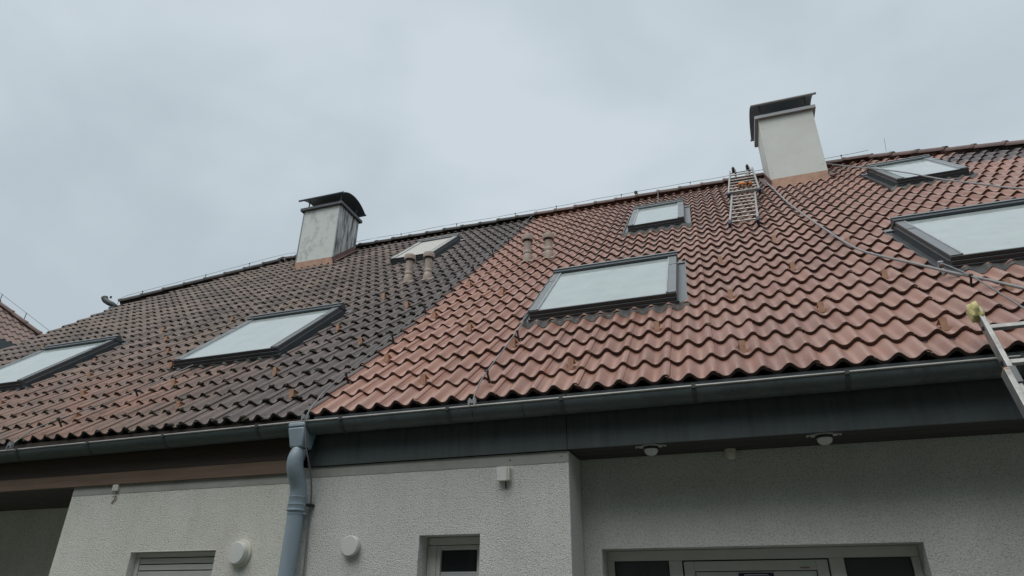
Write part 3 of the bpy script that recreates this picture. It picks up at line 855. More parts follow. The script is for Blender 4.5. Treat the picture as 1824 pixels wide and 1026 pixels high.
# ------------------------------------------------------------------ skylights
def skylight(key):
    house, u0, u1, v0, v1, clad, pane = SKY[key]
    ht = 0.080
    mb = MB(RM)
    t = 0.045
    mb.box((u0, v0 + 0.02, -0.09), (u0 + t, v1, ht - 0.012)); mb.box((u1 - t, v0 + 0.02, -0.09), (u1, v1, ht - 0.012))
    mb.box((u0 + t, v1 - t, -0.09), (u1 - t, v1, ht - 0.012)); mb.box((u0 + t, v0 + 0.02, -0.09), (u1 - t, v0 + 0.02 + t, ht - 0.02))
    sk = mb.build('skylight', M_SIDE, house, bevel=0.003)
    # pane, tipped a touch so the lower edge sits proud
    mb = MB(RM); mb.hexa([(u0 + 0.075, v0 + 0.022, 0.050), (u1 - 0.075, v0 + 0.022, 0.050), (u1 - 0.075, v1 - 0.085, 0.050), (u0 + 0.075, v1 - 0.085, 0.050),
                          (u0 + 0.075, v0 + 0.022, 0.068), (u1 - 0.075, v0 + 0.022, 0.068), (u1 - 0.075, v1 - 0.085, 0.068), (u0 + 0.075, v1 - 0.085, 0.068)])
    mb.build('pane', pane, sk)
    # side claddings in two lengths each, with a drip bead beside the glass
    for a, b2, bead in ((u0 - 0.004, u0 + 0.072, u0 + 0.078), (u1 - 0.072, u1 + 0.004, u1 - 0.078)):
        vm = v0 + (v1 - v0) * 0.70
        for c, d in ((v0 + 0.012, vm - 0.003), (vm + 0.003, v1 - 0.075)):
            mb = MB(RM); mb.box((a, c, ht - 0.014), (b2, d, ht + (0.004 if c > vm else 0.0))); mb.build('side_cladding', clad, sk, bevel=0.003)
        mb = MB(RM); mb.box((bead - 0.006, v0 + 0.012, 0.055), (bead + 0.006, v1 - 0.09, ht + 0.004)); mb.build('glazing_bead', M_ZINC, sk)
    # drip ribs folded along the outer cheeks
    for a, b2 in ((u0 - 0.0065, u0 - 0.0003), (u1 + 0.0003, u1 + 0.0065)):
        mb = MB(RM); mb.box((a, v0 + 0.022, 0.022), (b2, v1 - 0.01, 0.030)); mb.build('cheek_rib', M_CLAD, sk)
    # top hood
    mb = MB(RM)
    mb.hexa([(u0 - 0.012, v1 - 0.105, ht - 0.006), (u1 + 0.012, v1 - 0.105, ht - 0.006), (u1 + 0.012, v1 + 0.015, -0.02), (u0 - 0.012, v1 + 0.015, -0.02),
             (u0 - 0.012, v1 - 0.105, ht + 0.020), (u1 + 0.012, v1 - 0.105, ht + 0.020), (u1 + 0.012, v1 + 0.015, ht + 0.026), (u0 - 0.012, v1 + 0.015, ht + 0.026)])
    hood = mb.build('top_hood', M_CLAD if key in 'BCG' else M_FRAME, sk, bevel=0.004)
    mb = MB(RM); mb.box((u0 - 0.014, v1 - 0.045, ht + 0.0265), (u1 + 0.014, v1 - 0.005, ht + 0.034)); mb.build('hood_rib', clad, sk)
    # bottom sill: three folded steps facing the eave
    mb = MB(RM)
    mb.box((u0 - 0.006, v0, 0.036), (u1 + 0.006, v0 + 0.021, 0.070)); mb.box((u0 - 0.003, v0 - 0.014, 0.002), (u1 + 0.003, v0 + 0.019, 0.0355)); mb.box((u0 - 0.02, v0 - 0.026, -0.06), (u1 + 0.02, v0 + 0.019, 0.0015))
    mb.build('bottom_sill', M_FRAME, sk, bevel=0.003)
    # side gutters of the flashing kit
    for a, b2 in ((u0 - 0.083, u0 - 0.001), (u1 + 0.001, u1 + 0.083)):
        mb = MB(RM); mb.box((a, v0 - 0.03, -0.052), (b2, v1 + 0.09, -0.045))
        e = a if b2 < (u0 + u1) / 2 else b2
        mb.box((e - 0.004, v0 - 0.03, -0.045), (e + 0.004, v1 + 0.09, -0.018))
        mb.build('side_flashing', M_CLAD if key in 'AB' else M_SIDE, sk)
    mb = MB(RM); mb.box((u0 - 0.08, v1 + 0.016, -0.05), (u1 + 0.08, v1 + 0.098, -0.03)); mb.build('head_flashing', clad, sk)
    # soft lead apron dressed over the tiles below
    mb = MB(RM); A, B = [], []
    r_ = int(v0 / GAUGE)
    n_ = int((u1 - u0 + 0.2) / 0.0125)
    for i in range(n_ + 1):
        u = u0 - 0.10 + (u1 - u0 + 0.20) * i / n_
        s = (u + 0.15) % 0.15
        lo = v0 - (0.095 if house is house_r else 0.045) + 0.012 * math.sin(u * 23.0 + r_) + 0.008 * math.sin(u * 61)
        wob = 0.003 * math.sin(u * 83)
        A.append((u, lo, prof(s) - (lo - int(lo / GAUGE) * GAUGE) * SLOPE + 0.0065 + wob * 0.5))
        B.append((u, v0 - 0.02, -0.006 + 0.3 * prof(s) + wob))
    mb.strip(A, B)
    mb.build('lead_apron', M_LEAD, sk, fixn=False)
    return sk


for k_ in SKY: skylight(k_)


# ------------------------------------------------------------------ chimneys
def chimney(key):
    house, x0, x1, v0, dep, zt = CHIM[key]
    y0 = v0 * CT; y1 = y0 + dep; zb = EZ + v0 * ST
    rightone = key == 'R'
    mb = MB(); mb.box((x0, y0, zb - 0.4), (x1, y1, zt))
    ch = mb.build('chimney', M_CHIM_R if rightone else M_CHIM_L, house)
    # corner angles of the cladding
    for cx, sx in ((x0, -1), (x1, 1)):
        for cy, sy in ((y0, -1), (y1, 1)):
            mb = MB(); mb.box((min(cx + 0.004 * sx, cx - 0.022 * sx), min(cy + 0.004 * sy, cy + 0.0005 * sy), zb + (0.10 if sy < 0 else 0.7)), (max(cx + 0.004 * sx, cx - 0.022 * sx), max(cy + 0.004 * sy, cy + 0.0005 * sy), zt - 0.002))
            mb.build('corner_trim', M_CHIM_R if rightone else M_CLAD, ch)
    for sx, zz in ((x0 + 0.045, zt - 0.2), (x0 + 0.045, zb + 0.24), (x1 - 0.05, zb + 0.24)):
        mb = MB(); mb.lathe((sx, y0, zz), (0, -1, 0), [(0, 0.008), (0.005, 0.006)], 8); mb.build('screw', M_ZINC, ch)
    # crown
    mb = MB(); e = 0.052
    mb.box((x0 - e, y0 - e, zt + 0.001), (x1 + e, y1 + e, zt + 0.055))
    mb.box((x0 - e - 0.006, y0 - e - 0.006, zt - 0.012), (x1 + e + 0.006, y0 - e - 0.0005, zt + 0.048))
    mb.box((x0 - e - 0.006, y1 + e + 0.0005, zt - 0.012), (x1 + e + 0.006, y1 + e + 0.006, zt + 0.048))
    mb.box((x0 - e - 0.006, y0 - e, zt - 0.012), (x0 - e - 0.0005, y1 + e, zt + 0.048)); mb.box((x1 + e + 0.0005, y0 - e, zt - 0.012), (x1 + e + 0.006, y1 + e, zt + 0.048))
    mb.build('crown', M_CROWN if rightone else M_CROWND, ch, bevel=0.006)
    # barrel cowl on four posts
    zl = zt + 0.215; ov = 0.13 if rightone else 0.10; ya, yb = y0 - ov, y1 + ov; ym = (ya + yb) / 2; sag = 0.20 if rightone else 0.165
    half = (yb - ya) / 2; R_ = (half * half + sag * sag) / (2 * sag); zc = zl + sag - R_
    xa, xb = x0 - 0.085, x1 + 0.085
    mb = MB(); A, B, A2, B2 = [], [], [], []
    a0 = math.asin(half / R_)
    for i in range(19):
        a = -a0 + 2 * a0 * i / 18
        y = ym + R_ * math.sin(a); z = zc + R_ * math.cos(a)
        A.append((xa, y, z)); B.append((xb, y, z))
        A2.append((xa, ym + (R_ - 0.006) * math.sin(a), zc + (R_ - 0.006) * math.cos(a))); B2.append((xb, ym + (R_ - 0.006) * math.sin(a), zc + (R_ - 0.006) * math.cos(a)))
    mb.strip(A, B); mb.strip(A2, B2); mb.strip(A, A2); mb.strip(B, B2)
    cw = mb.build('cowl', M_COWL if rightone else M_COWLD, ch)
    for yy in (ya, yb):
        mb = MB(); mb.tube([(xa - 0.01, yy, zl), (xb + 0.01, yy, zl)], 0.021, 10); mb.build('rolled_edge', M_COWLD if not rightone else M_CROWN, ch)
    for px in (x0 + 0.06, x1 - 0.06):
        for py in (y0 + 0.05, y1 - 0.05):
            zz = zc + math.sqrt(R_ * R_ - (py - ym) ** 2)
            mb = MB(); mb.box((px - 0.014, py - 0.004, zt + 0.056), (px + 0.014, py + 0.004, zz - 0.004)); mb.build('cowl_post', M_COWL, ch)
    # flue mouth
    mb = MB(); mb.lathe((0.5 * (x0 + x1), 0.5 * (y0 + y1), zt + 0.056), (0, 0, 1), [(0, 0.12), (0.07, 0.12), (0.07, 0.10), (0.01, 0.10)], 20); mb.build('flue', M_CROWND, ch)
    # flashing: front apron, two stepped sides
    fm = M_COPPERF
    mb = MB()
    hf = 0.105
    mb.hexa([(x0 - 0.012, y0 - 0.012, zb - 0.10), (x1 + 0.012, y0 - 0.012, zb - 0.10), (x1 + 0.012, y0 - 0.002, zb - 0.10), (x0 - 0.012, y0 - 0.002, zb - 0.10),
             (x0 - 0.008, y0 - 0.009, zb + hf), (x1 + 0.008, y0 - 0.009, zb + hf), (x1 + 0.008, y0 - 0.002, zb + hf), (x0 - 0.008, y0 - 0.002, zb + hf)])
    mb.build('front_flashing', fm, ch)
    for sx, xx in ((-1, x0), (1, x1)):
        mb = MB(RM)
        ua, ub = sorted((xx + 0.002 * sx, xx + 0.010 * sx))
        mb.box((ua, v0, -0.06), (ub, v0 + dep / CT, 0.085))
        ua, ub = sorted((xx + 0.0102 * sx, xx + 0.10 * sx))
        mb.box((ua, v0, 0.003), (ub, v0 + dep / CT, 0.009))
        mb.build('side_flashing', M_COPPERB, ch)
    return ch


for k_ in CHIM: chimney(k_)


# ------------------------------------------------------------------ vent pipes (brown plastic through-tile vents)
def vent(house, u, v, mt, hgt, seed):
    b0 = RP(u, v, -0.02)
    rnd = random.Random(seed)
    mb = MB()
    r = 0.052
    lean = Vector((rnd.uniform(-0.01, 0.01), 0, 1)).normalized()
    mb.lathe(b0 + Vector((0, 0.0, -0.05)), lean, [(0, r), (hgt + 0.04, r)], 20)
    p = mb.build('vent_pipe', mt, house)
    mb = MB()   # rounded boot
    mb.lathe(b0 + Vector((0, 0, -0.06)), lean, [(0, 0.068), (0.06, 0.068), (0.095, 0.066), (0.12, 0.061), (0.14, 0.0545)], 20); mb.build('boot', mt, p)
    mb = MB(); mb.lathe(b0 + lean * 0.085, lean, [(0, 0.0575), (0.010, 0.0595), (0.04, 0.0595), (0.05, 0.0535)], 20); mb.build('socket_ring', mt, p)
    top = b0 + lean * (hgt - 0.005)
    mb = MB(); mb.lathe(top, lean, [(-0.05, 0.060), (-0.05, 0.080), (0.0, 0.084), (0.022, 0.080), (0.034, 0.062), (0.036, 0.02)], 24); mb.build('cap', mt, p)
    mb = MB(); mb.lathe(top, lean, [(-0.072, 0.0535), (-0.045, 0.0635)], 20); mb.build('cap_gap', M_BLACK, p)
    # base tile plate
    mb = MB(RM); mb.hexa([(u - 0.085, v - 0.09, -0.05), (u + 0.085, v - 0.09, -0.05), (u + 0.085, v + 0.12, -0.05), (u - 0.085, v + 0.12, -0.05),
                          (u - 0.075, v - 0.08, -0.012), (u + 0.075, v - 0.08, -0.012), (u + 0.075, v + 0.11, -0.02), (u - 0.075, v + 0.11, -0.02)])
    mb.build('base_plate', mt, p, bevel=0.01)


vent(house_r, 0.620, 4.40, M_VENT, 0.355, 1); vent(house_r, 0.915, 4.40, M_VENT, 0.325, 2)
vent(house_l, -1.125, 4.26, M_VENT, 0.385, 3); vent(house_l, -0.812, 4.23, M_VENT, 0.375, 4)


# ------------------------------------------------------------------ gutters, brackets, downpipe
def gutter(house, x0, x1, mt, brackets, seams, zoff=0.0, tilt=0.0):
    cy, cz, r = -0.040, 2.862 + zoff, 0.082
    zx = lambda x: cz + tilt * (x - x1)
    mb = MB(); nA = 16

    def ring(x, rr):
        return [(x, cy - rr * math.cos(math.pi * j / nA), zx(x) - rr * math.sin(math.pi * j / nA)) for j in range(nA + 1)]
    nx = max(2, int((x1 - x0) / 0.5))
    xs = [x0 + (x1 - x0) * i / nx for i in range(nx + 1)]
    for a, b2 in zip(xs[:-1], xs[1:]):
        mb.strip(ring(a, r), ring(b2, r)); mb.strip(ring(a, r - 0.003), ring(b2, r - 0.003))
    for x in (x0, x1):
        mb.poly(ring(x, r - 0.001))
    gt = mb.build('gutter', mt, house, fixn=True)
    mb = MB(); mb.tube([(x0, cy - r, zx(x0) + 0.002), (x1, cy - r, zx(x1) + 0.002)], 0.0075, 10); mb.build('rolled_edge', M_BEAD, gt)
    for x in brackets:
        mb = MB(); mb.strip(ring(x - 0.014, r + 0.004), ring(x + 0.014, r + 0.004)); mb.strip(ring(x - 0.014, r + 0.001), ring(x - 0.014, r + 0.004)); mb.strip(ring(x + 0.014, r + 0.001), ring(x + 0.014, r + 0.004))
        mb.box((x - 0.012, cy - r - 0.013, zx(x) - 0.012), (x + 0.012, cy - r - 0.009, zx(x) + 0.016))
        mb.build('bracket', M_STRAP, gt)
    for x in seams:
        mb = MB(); mb.strip(ring(x - 0.004, r + 0.0022), ring(x + 0.004, r + 0.0022)); mb.strip(ring(x - 0.004, r), ring(x - 0.004, r + 0.0022)); mb.strip(ring(x + 0.004, r), ring(x + 0.004, r + 0.0022)); mb.build('seam', M_STRAP, gt)
    return gt


gutter(house_l, XL - 0.02, PART - 0.10, M_GUT_L, [-7.2, -6.35, -5.5, -4.65, -3.8, -2.95, -2.15, -1.37, -0.48], [-3.3], 0.0, 0.0065)
gutter(house_r, PART - 0.098, XRT + 0.02, M_GUT_R, [0.242, 1.082, 1.885, 2.723, 3.583, 4.45, 5.3, 6.15, 7.0, 7.8], [1.26, 1.618, 4.9], 0.001)

# hopper + swan-neck downpipe
PX = -0.105
mb = MB()
mb.hexa([(PX - 0.052, -0.128, 2.675), (PX + 0.060, -0.128, 2.675), (PX + 0.060, -0.012, 2.675), (PX - 0.052, -0.012, 2.675),
         (PX - 0.082, -0.142, 2.822), (PX + 0.058, -0.142, 2.822), (PX + 0.058, 0.036, 2.822), (PX - 0.082, 0.036, 2.822)])
mb.hexa([(PX - 0.082, -0.142, 2.8225), (PX + 0.058, -0.142, 2.8225), (PX + 0.058, 0.036, 2.8225), (PX - 0.082, 0.036, 2.8225),
         (PX - 0.088, -0.136, 2.862), (PX + 0.056, -0.136, 2.862), (PX + 0.056, 0.030, 2.862), (PX - 0.088, 0.030, 2.862)])
dp = mb.build('downpipe', M_PIPE, house_r, bevel=0.012, label='blue grey downpipe with swan neck at the party line')
mb = MB(); mb.lathe((PX + 0.004, -0.070, 2.668), (0, 0, 1), [(0, 0.056), (0.016, 0.056)], 20); mb.build('dark_joint', M_BLACK, dp)
mb = MB()
path = [(PX + 0.004, -0.072, 2.670), (PX, -0.084, 2.640), (PX - 0.004, -0.096, 2.600), (PX - 0.004, -0.097, 2.555), (PX, -0.083, 2.510), (PX + 0.004, -0.056, 2.465), (PX + 0.006, -0.034, 2.425), (PX + 0.006, -0.022, 2.385), (PX + 0.006, -0.018, 2.33)]


def smooth(pts, it=2):
    pts = [Vector(p) for p in pts]
    for _ in range(it):
        q = [pts[0]]
        for a, b2 in zip(pts[:-1], pts[1:]):
            q += [a.lerp(b2, 0.25), a.lerp(b2, 0.75)]
        pts = q + [pts[-1]]
    return pts


sp_ = smooth(path)
rr_ = [0.053 + 0.006 * min(1, i / (len(sp_) * 0.25)) for i in range(len(sp_))]
mb.tube(sp_, rr_, 24); mb.build('swan_neck', M_PIPE, dp, sharp=60)
mb = MB(); mb.lathe((PX + 0.006, -0.018, 2.345), (0, 0, -1), [(0, 0.0605), (0.004, 0.064), (0.010, 0.0605), (0.05, 0.0615), (0.054, 0.066), (0.060, 0.0625), (0.085, 0.0625), (0.089, 0.0665), (0.097, 0.0665), (0.10, 0.060)], 24); mb.build('socket', M_PIPE, dp)
mb = MB(); mb.lathe((PX + 0.006, -0.018, 2.25), (0, 0, -1), [(0, 0.056), (2.20, 0.056)], 24); mb.build('lower_pipe', M_PIPE, dp)
for zc_ in (2.235, 0.9):
    mb = MB(); mb.lathe((PX + 0.006, -0.018, zc_), (0, 0, -1), [(0, 0.0585), (0.012, 0.0585)], 24); mb.box((PX + 0.060, -0.026, zc_ - 0.012), (PX + 0.085, -0.008, zc_)); mb.tube([(PX + 0.006, 0.03, zc_ - 0.006), (PX + 0.006, 0.07, zc_ - 0.006)], 0.006, 6); mb.build('pipe_clip', M_PIPE, dp)

# ------------------------------------------------------------------ lightning conductors
HOLD_ME = bpy.data.meshes.new('wire_holder')
_m = MB(); _m.box((-0.006, -0.006, -0.02), (0.006, 0.006, 0.075)); _m.box((-0.010, -0.012, 0.060), (0.010, 0.012, 0.082)); _m.box((-0.012, -0.004, -0.02), (0.012, 0.03, -0.014))
HOLD_ME.from_pydata([tuple(v) for v in _m.v], [], _m.f); HOLD_ME.materials.append(M_BLACK)
CLAMP_ME = bpy.data.meshes.new('gutter_clamp')
_m = MB(); _m.box((-0.03, -0.008, -0.004), (0.03, 0.008, 0.02)); _m.box((-0.026, -0.012, -0.03), (-0.014, 0.012, -0.004)); _m.box((0.014, -0.012, -0.03), (0.026, 0.012, -0.004)); _m.lathe((-0.018, 0, 0.02), (0, 0, 1), [(0, 0.008), (0.012, 0.008)], 8); _m.lathe((0.018, 0, 0.02), (0, 0, 1), [(0, 0.008), (0.012, 0.008)], 8)
CLAMP_ME.from_pydata([tuple(v) for v in _m.v], [], _m.f); CLAMP_ME.materials.append(M_ZINC)


def wiggle(pts, amp=0.004):
    return [Vector(p) + Vector((random.uniform(-amp, amp), 0, random.uniform(-amp, amp) * 0.5)) for p in pts]


def conductor(house, pts, name='lightning_conductor', r=0.0058, label=None):
    mb = MB(); mb.tube(smooth(pts, 1), r, 6); return mb.build(name, M_WIRE, house, sharp=80, label=label)


# party line, ridge to gutter
uP = -0.085
pts = [RP(uP + 0.02 * math.sin(v * 1.3) - 0.004 * v, v, 0.055 + 0.008 * math.sin(v * 2.1)) for v in [0.18 + 0.4 * i for i in range(21)]]
w_party = conductor(house_r, [Vector((-0.062, -0.126, 2.880)), Vector((-0.062, -0.085, 2.955)), Vector((-0.07, -0.01, 3.045))] + pts, label='thin wire running up the line between the two roofs')
for v in (0.52, 1.45, 2.36, 3.30, 4.24, 5.17, 6.09, 7.0, 7.95):
    link(bpy.data.objects.new('wire_holder', HOLD_ME), w_party, RM @ Matrix.Translation((uP + 0.02 * math.sin(v * 1.3) - 0.004 * v, v, -0.012)))
link(bpy.data.objects.new('gutter_clamp', CLAMP_ME), w_party, Matrix.Translation((-0.062, -0.122, 2.889)))
# down the wall beside the pipe
w_down = conductor(house_r, [(-0.062, -0.128, 2.90), (-0.050, -0.128, 2.82), (-0.028, -0.120, 2.70), (-0.014, -0.085, 2.60), (-0.010, -0.030, 2.50), (-0.020, 0.025, 2.38), (-0.026, 0.045, 2.28), (-0.024, 0.045, 2.1), (-0.006, 0.045, 1.82), (0.0, 0.045, 0.3)])
mb = MB(); mb.box((-0.046, 0.02, 2.285), (-0.006, 0.064, 2.300)); mb.lathe((-0.016, 0.03, 2.292), (0, -1, 0), [(0, 0.010), (0.02, 0.010)], 10); mb.lathe((-0.036, 0.03, 2.292), (0, -1, 0), [(0, 0.008), (0.02, 0.008)], 10); mb.build('wall_clip', M_BLACK, w_down)
# second lead beside the big skylight
w2 = conductor(house_r, [Vector((1.262, -0.126, 2.880)), Vector((1.262, -0.08, 2.955)), RP(1.262, 0.05, 0.05), RP(1.264, 0.25, 0.055), RP(1.275, 0.7, 0.05), RP(1.288, 1.12, 0.055), RP(1.255, 1.45, 0.03), RP(1.225, 1.6, 0.02), RP(1.21, 2.2, 0.015), RP(1.21, 3.05, 0.015)])
for v, uu_ in ((0.24, 1.264), (1.10, 1.288)):
    link(bpy.data.objects.new('wire_holder', HOLD_ME), w2, RM @ Matrix.Translation((uu_, v, -0.018)))
link(bpy.data.objects.new('gutter_clamp', CLAMP_ME), w2, Matrix.Translation((1.262, -0.122, 2.889)))
# lead to the right-hand skylight
w3 = conductor(house_r, [RP(4.655, 1.62, 0.02), RP(4.675, 1.12, 0.055), RP(4.68, 0.76, 0.05), RP(4.68, 0.34, 0.05), RP(4.68, 0.05, 0.045), Vector((4.68, -0.126, 2.880))])
for v in (1.10, 0.3):
    link(bpy.data.objects.new('wire_holder', HOLD_ME), w3, RM @ Matrix.Translation((4.675, v, -0.018)))
mb = MB(RM); mb.box((4.640, 1.60, -0.02), (4.672, 1.64, 0.03)); mb.lathe((4.656, 1.60, 0.015), (0, -1, 0), [(0, 0.012), (0.02, 0.012)], 8); mb.build('terminal', M_ZINC, w3)
# lead from ridge to the small skylight
w4 = conductor(house_r, [RP(2.27, 8.38, 0.10), RP(2.28, 8.1, 0.04), RP(2.30, 7.4, 0.035), RP(2.31, 6.9, 0.05)])
# left eave lead
w5 = conductor(house_l, [Vector((-3.05, -0.126, 2.880)), Vector((-3.04, -0.07, 2.96)), RP(-3.0, 0.04, 0.045), RP(-2.9, 0.2, 0.05), RP(-2.62, 0.55, 0.045), RP(-2.48, 0.95, 0.04), RP(-2.42, 1.4, 0.03)])
for v, uu_ in ((0.2, -2.9), (0.75, -2.55)):
    link(bpy.data.objects.new('wire_holder', HOLD_ME), w5, RM @ Matrix.Translation((uu_, v, -0.018)))
link(bpy.data.objects.new('gutter_clamp', CLAMP_ME), w5, Matrix.Translation((-3.05, -0.122, 2.889)))
# along the ridge and down the half hips
RH_ME = bpy.data.meshes.new('ridge_wire_holder')
_m = MB(); _m.box((-0.004, -0.004, 0.0), (0.004, 0.004, 0.075)); _m.box((-0.010, -0.010, 0.062), (0.010, 0.010, 0.082))
RH_ME.from_pydata([tuple(v) for v in _m.v], [], _m.f); RH_ME.materials.append(M_BLACK)
for house, xa, xb, xe, ap in ((house_l, APL, PART, XL, APL), (house_r, APR, PART, XRT, APR)):
    zt = ZRIDGE + 0.148
    n_ = 14
    pts = []
    hip0 = RP(xe, VH, 0.0)
    if xe < 0:
        pts += [hip0 + Vector((-0.10, 0.02, -0.02)), hip0 + Vector((-0.03, 0, 0.14)), hip0 + Vector((0.14, 0.08, 0.235))]
        for t in (0.35, 0.7): pts.append(hip0.lerp(ridge_p(ap), t) + Vector((0, 0, 0.16)))
    xs = [xa + (xb - xa) * i / n_ for i in range(n_ + 1)]
    for x in xs:
        pts.append(Vector((x, YRIDGE, zt + random.uniform(-0.012, 0.012))))
    wr = conductor(house, pts, r=0.004)
    for x in xs[1::3]:
        link(bpy.data.objects.new('wire_holder', RH_ME), wr, Matrix.Translation((x, YRIDGE, zt - 0.076)))
    if xe < 0:
        for t in (0.12, 0.5, 0.78):
            link(bpy.data.objects.new('wire_holder', RH_ME), wr, Matrix.Translation(hip0.lerp(ridge_p(ap), t) + Vector((0, 0, 0.085))))
mb = MB(); mb.box((1.83, YRIDGE - 0.02, ZRIDGE + 0.12), (1.89, YRIDGE + 0.02, ZRIDGE + 0.16)); mb.build('ridge_terminal', M_BLACK, house_r)
mb = MB(); mb.tube([(6.08, YRIDGE - 0.1, ZRIDGE + 0.0), (6.11, YRIDGE - 0.1, ZRIDGE + 0.27)], 0.0035, 6); mb.build('air_terminal', M_WIRE, house_r)

# gutter end of the left half hip poking out past the verge
hg = RP(XL, VH, 0.0)
mb = MB()
yy0, yy1 = hg.y - 0.10, mir(hg).y + 0.10
prof_g = [(-0.075 * math.cos(math.pi * j / 10), -0.075 * math.sin(math.pi * j / 10)) for j in range(11)]
A = [(hg.x - 0.075 + a, yy0, hg.z - 0.09 + b2) for a, b2 in prof_g]; B = [(hg.x - 0.075 + a, yy1, hg.z - 0.09 + b2) for a, b2 in prof_g]
mb.strip(A, B); mb.poly(A); mb.poly(B)
hgut = mb.build('half_hip_gutter', M_GUT_L, house_l)
mb = MB(); q = Vector((hg.x - 0.06, hg.y - 0.10, hg.z - 0.06))
mb.tube(smooth([q + Vector((0.05, 0.15, -0.10)), q + Vector((-0.02, 0.05, 0.02)), q + Vector((-0.13, 0.0, 0.07)), q + Vector((-0.22, -0.02, 0.13)), q + Vector((-0.25, -0.02, 0.19))], 1), [0.045, 0.048, 0.05, 0.052, 0.054, 0.055, 0.056, 0.058, 0.062, 0.064][:10], 14)
mb.tube([q + Vector((-0.03, -0.06, 0.13)), q + Vector((-0.03, -0.06, 0.17))], 0.02, 8)
mb.build('outlet_elbow', M_STRAP, hgut)

# ------------------------------------------------------------------ windows
# left window: roller shutter drawn down
a, b2, c, d = WIN_L
mb = MB(); mb.box((a + 0.002, 0.125, d - 0.035), (b2 - 0.002, 0.30, d - 0.002)); mb.box((a + 0.002, 0.128, c), (a + 0.035, 0.30, d - 0.037)); mb.box((b2 - 0.035, 0.128, c), (b2 - 0.002, 0.30, d - 0.037)); mb.box((a + 0.0355, 0.2, c + 0.002), (b2 - 0.0355, 0.30, c + 0.05))
win = mb.build('window', M_PVC, house_l, bevel=0.003)
z = d - 0.038
while z > c + 0.07:
    mb = MB(); mb.hexa([(a + 0.036, 0.142, z - 0.042), (b2 - 0.036, 0.142, z - 0.042), (b2 - 0.036, 0.152, z - 0.042), (a + 0.036, 0.152, z - 0.042),
                        (a + 0.036, 0.136, z - 0.004), (b2 - 0.036, 0.136, z - 0.004), (b2 - 0.036, 0.152, z - 0.004), (a + 0.036, 0.152, z - 0.004)])
    mb.build('shutter_slat', M_SHUT, win, bevel=0.003); z -= 0.046
mb = MB(); mb.box((a + 0.0365, 0.156, c + 0.06), (b2 - 0.0365, 0.16, d - 0.055)); mb.build('shutter_backing', M_BLACK, win)
mb = MB(); mb.box((a + 0.002, 0.03, c - 0.03), (b2 - 0.002, 0.19, c - 0.002)); mb.build('sill', M_REVEAL, win)
mb = MB(); mb.box((a - 0.006, WF - 0.003, d - 0.0005), (b2 + 0.006, WF + 0.02, d + 0.004)); mb.build('drip_edge', M_REVEAL, win)

# middle window: white frame, dark pane, net curtain
a, b2, c, d = WIN_M
fy = 0.205
mb = MB(); t = 0.045
mb.box((a + 0.002, fy, c), (a + 0.002 + t + 0.02, fy + 0.07, d - 0.052)); mb.box((b2 - t, fy, c), (b2 - 0.002, fy + 0.07, d - 0.052)); mb.box((a + 0.002, fy - 0.001, d - 0.05), (b2 - 0.002, fy + 0.07, d - 0.002)); mb.box((a + 0.07, fy + 0.001, c), (b2 - t - 0.002, fy + 0.07, c + 0.06))
win = mb.build('window', M_PVC, house_r, bevel=0.004)
mb = MB(); x0, x1, z0, z1 = a + 0.068, b2 - t - 0.001, c + 0.062, d - 0.054; t = 0.028
mb.box((x0, fy + 0.006, z0), (x0 + t, fy + 0.06, z1)); mb.box((x1 - t, fy + 0.006, z0), (x1, fy + 0.06, z1)); mb.box((x0 + t + 0.0005, fy + 0.007, z1 - t), (x1 - t - 0.0005, fy + 0.06, z1)); mb.box((x0 + t + 0.0005, fy + 0.007, z0), (x1 - t - 0.0005, fy + 0.06, z0 + t))
mb.build('sash', M_PVC, win, bevel=0.003)
mb = MB(); mb.box((x0 + t + 0.001, fy + 0.03, z0 + t + 0.001), (x1 - t - 0.001, fy + 0.036, z1 - t - 0.001)); mb.build('pane', M_DARKGLASS, win)
mb = MB(); mb.box((x0 + t + 0.001, fy + 0.022, z0 + t + 0.001), (x1 - t - 0.001, fy + 0.029, 1.846)); mb.build('blind', M_CURTAIN, win)
mb = MB(); mb.box((x0 + t + 0.001, fy + 0.020, 1.846), (x1 - t - 0.001, fy + 0.029, 1.853)); mb.build('blind_rail', M_WHITE, win)
mb = MB(); mb.box((a + 0.002, 0.03, c - 0.03), (b2 - 0.002, fy - 0.002, c - 0.002)); mb.build('sill', M_REVEAL, win)

# ------------------------------------------------------------------ entrance door with side lights
a, b2, c, d = DOOR
y = 0.60
mb = MB()
cols = [(a + 0.002, 2.040), (2.400, 2.484), (3.367, 3.452), (3.818, b2 - 0.002)]
for x0, x1 in cols: mb.box((x0, y, c), (x1, y + 0.08, 1.925))
mb.box((a + 0.002, y - 0.001, 1.9255), (b2 - 0.002, y + 0.08, d - 0.002))
door = mb.build('entrance_door', M_PVC, house_r, bevel=0.003)
for x0, x1 in ((2.041, 2.399), (3.453, 3.817)):
    mb = MB(); t = 0.006
    mb.box((x0, y + 0.012, c + 0.1), (x1, y + 0.02, 1.920)); pn = mb.build('side_light', M_FROST, door)
    mb = MB(); mb.box((x0, y + 0.004, c + 0.1), (x0 + t, y + 0.0115, 1.9245)); mb.box((x1 - t, y + 0.004, c + 0.1), (x1, y + 0.0115, 1.9245)); mb.box((x0 + t, y + 0.004, 1.918), (x1 - t, y + 0.0115, 1.9245)); mb.build('gasket', M_BLACK, door)
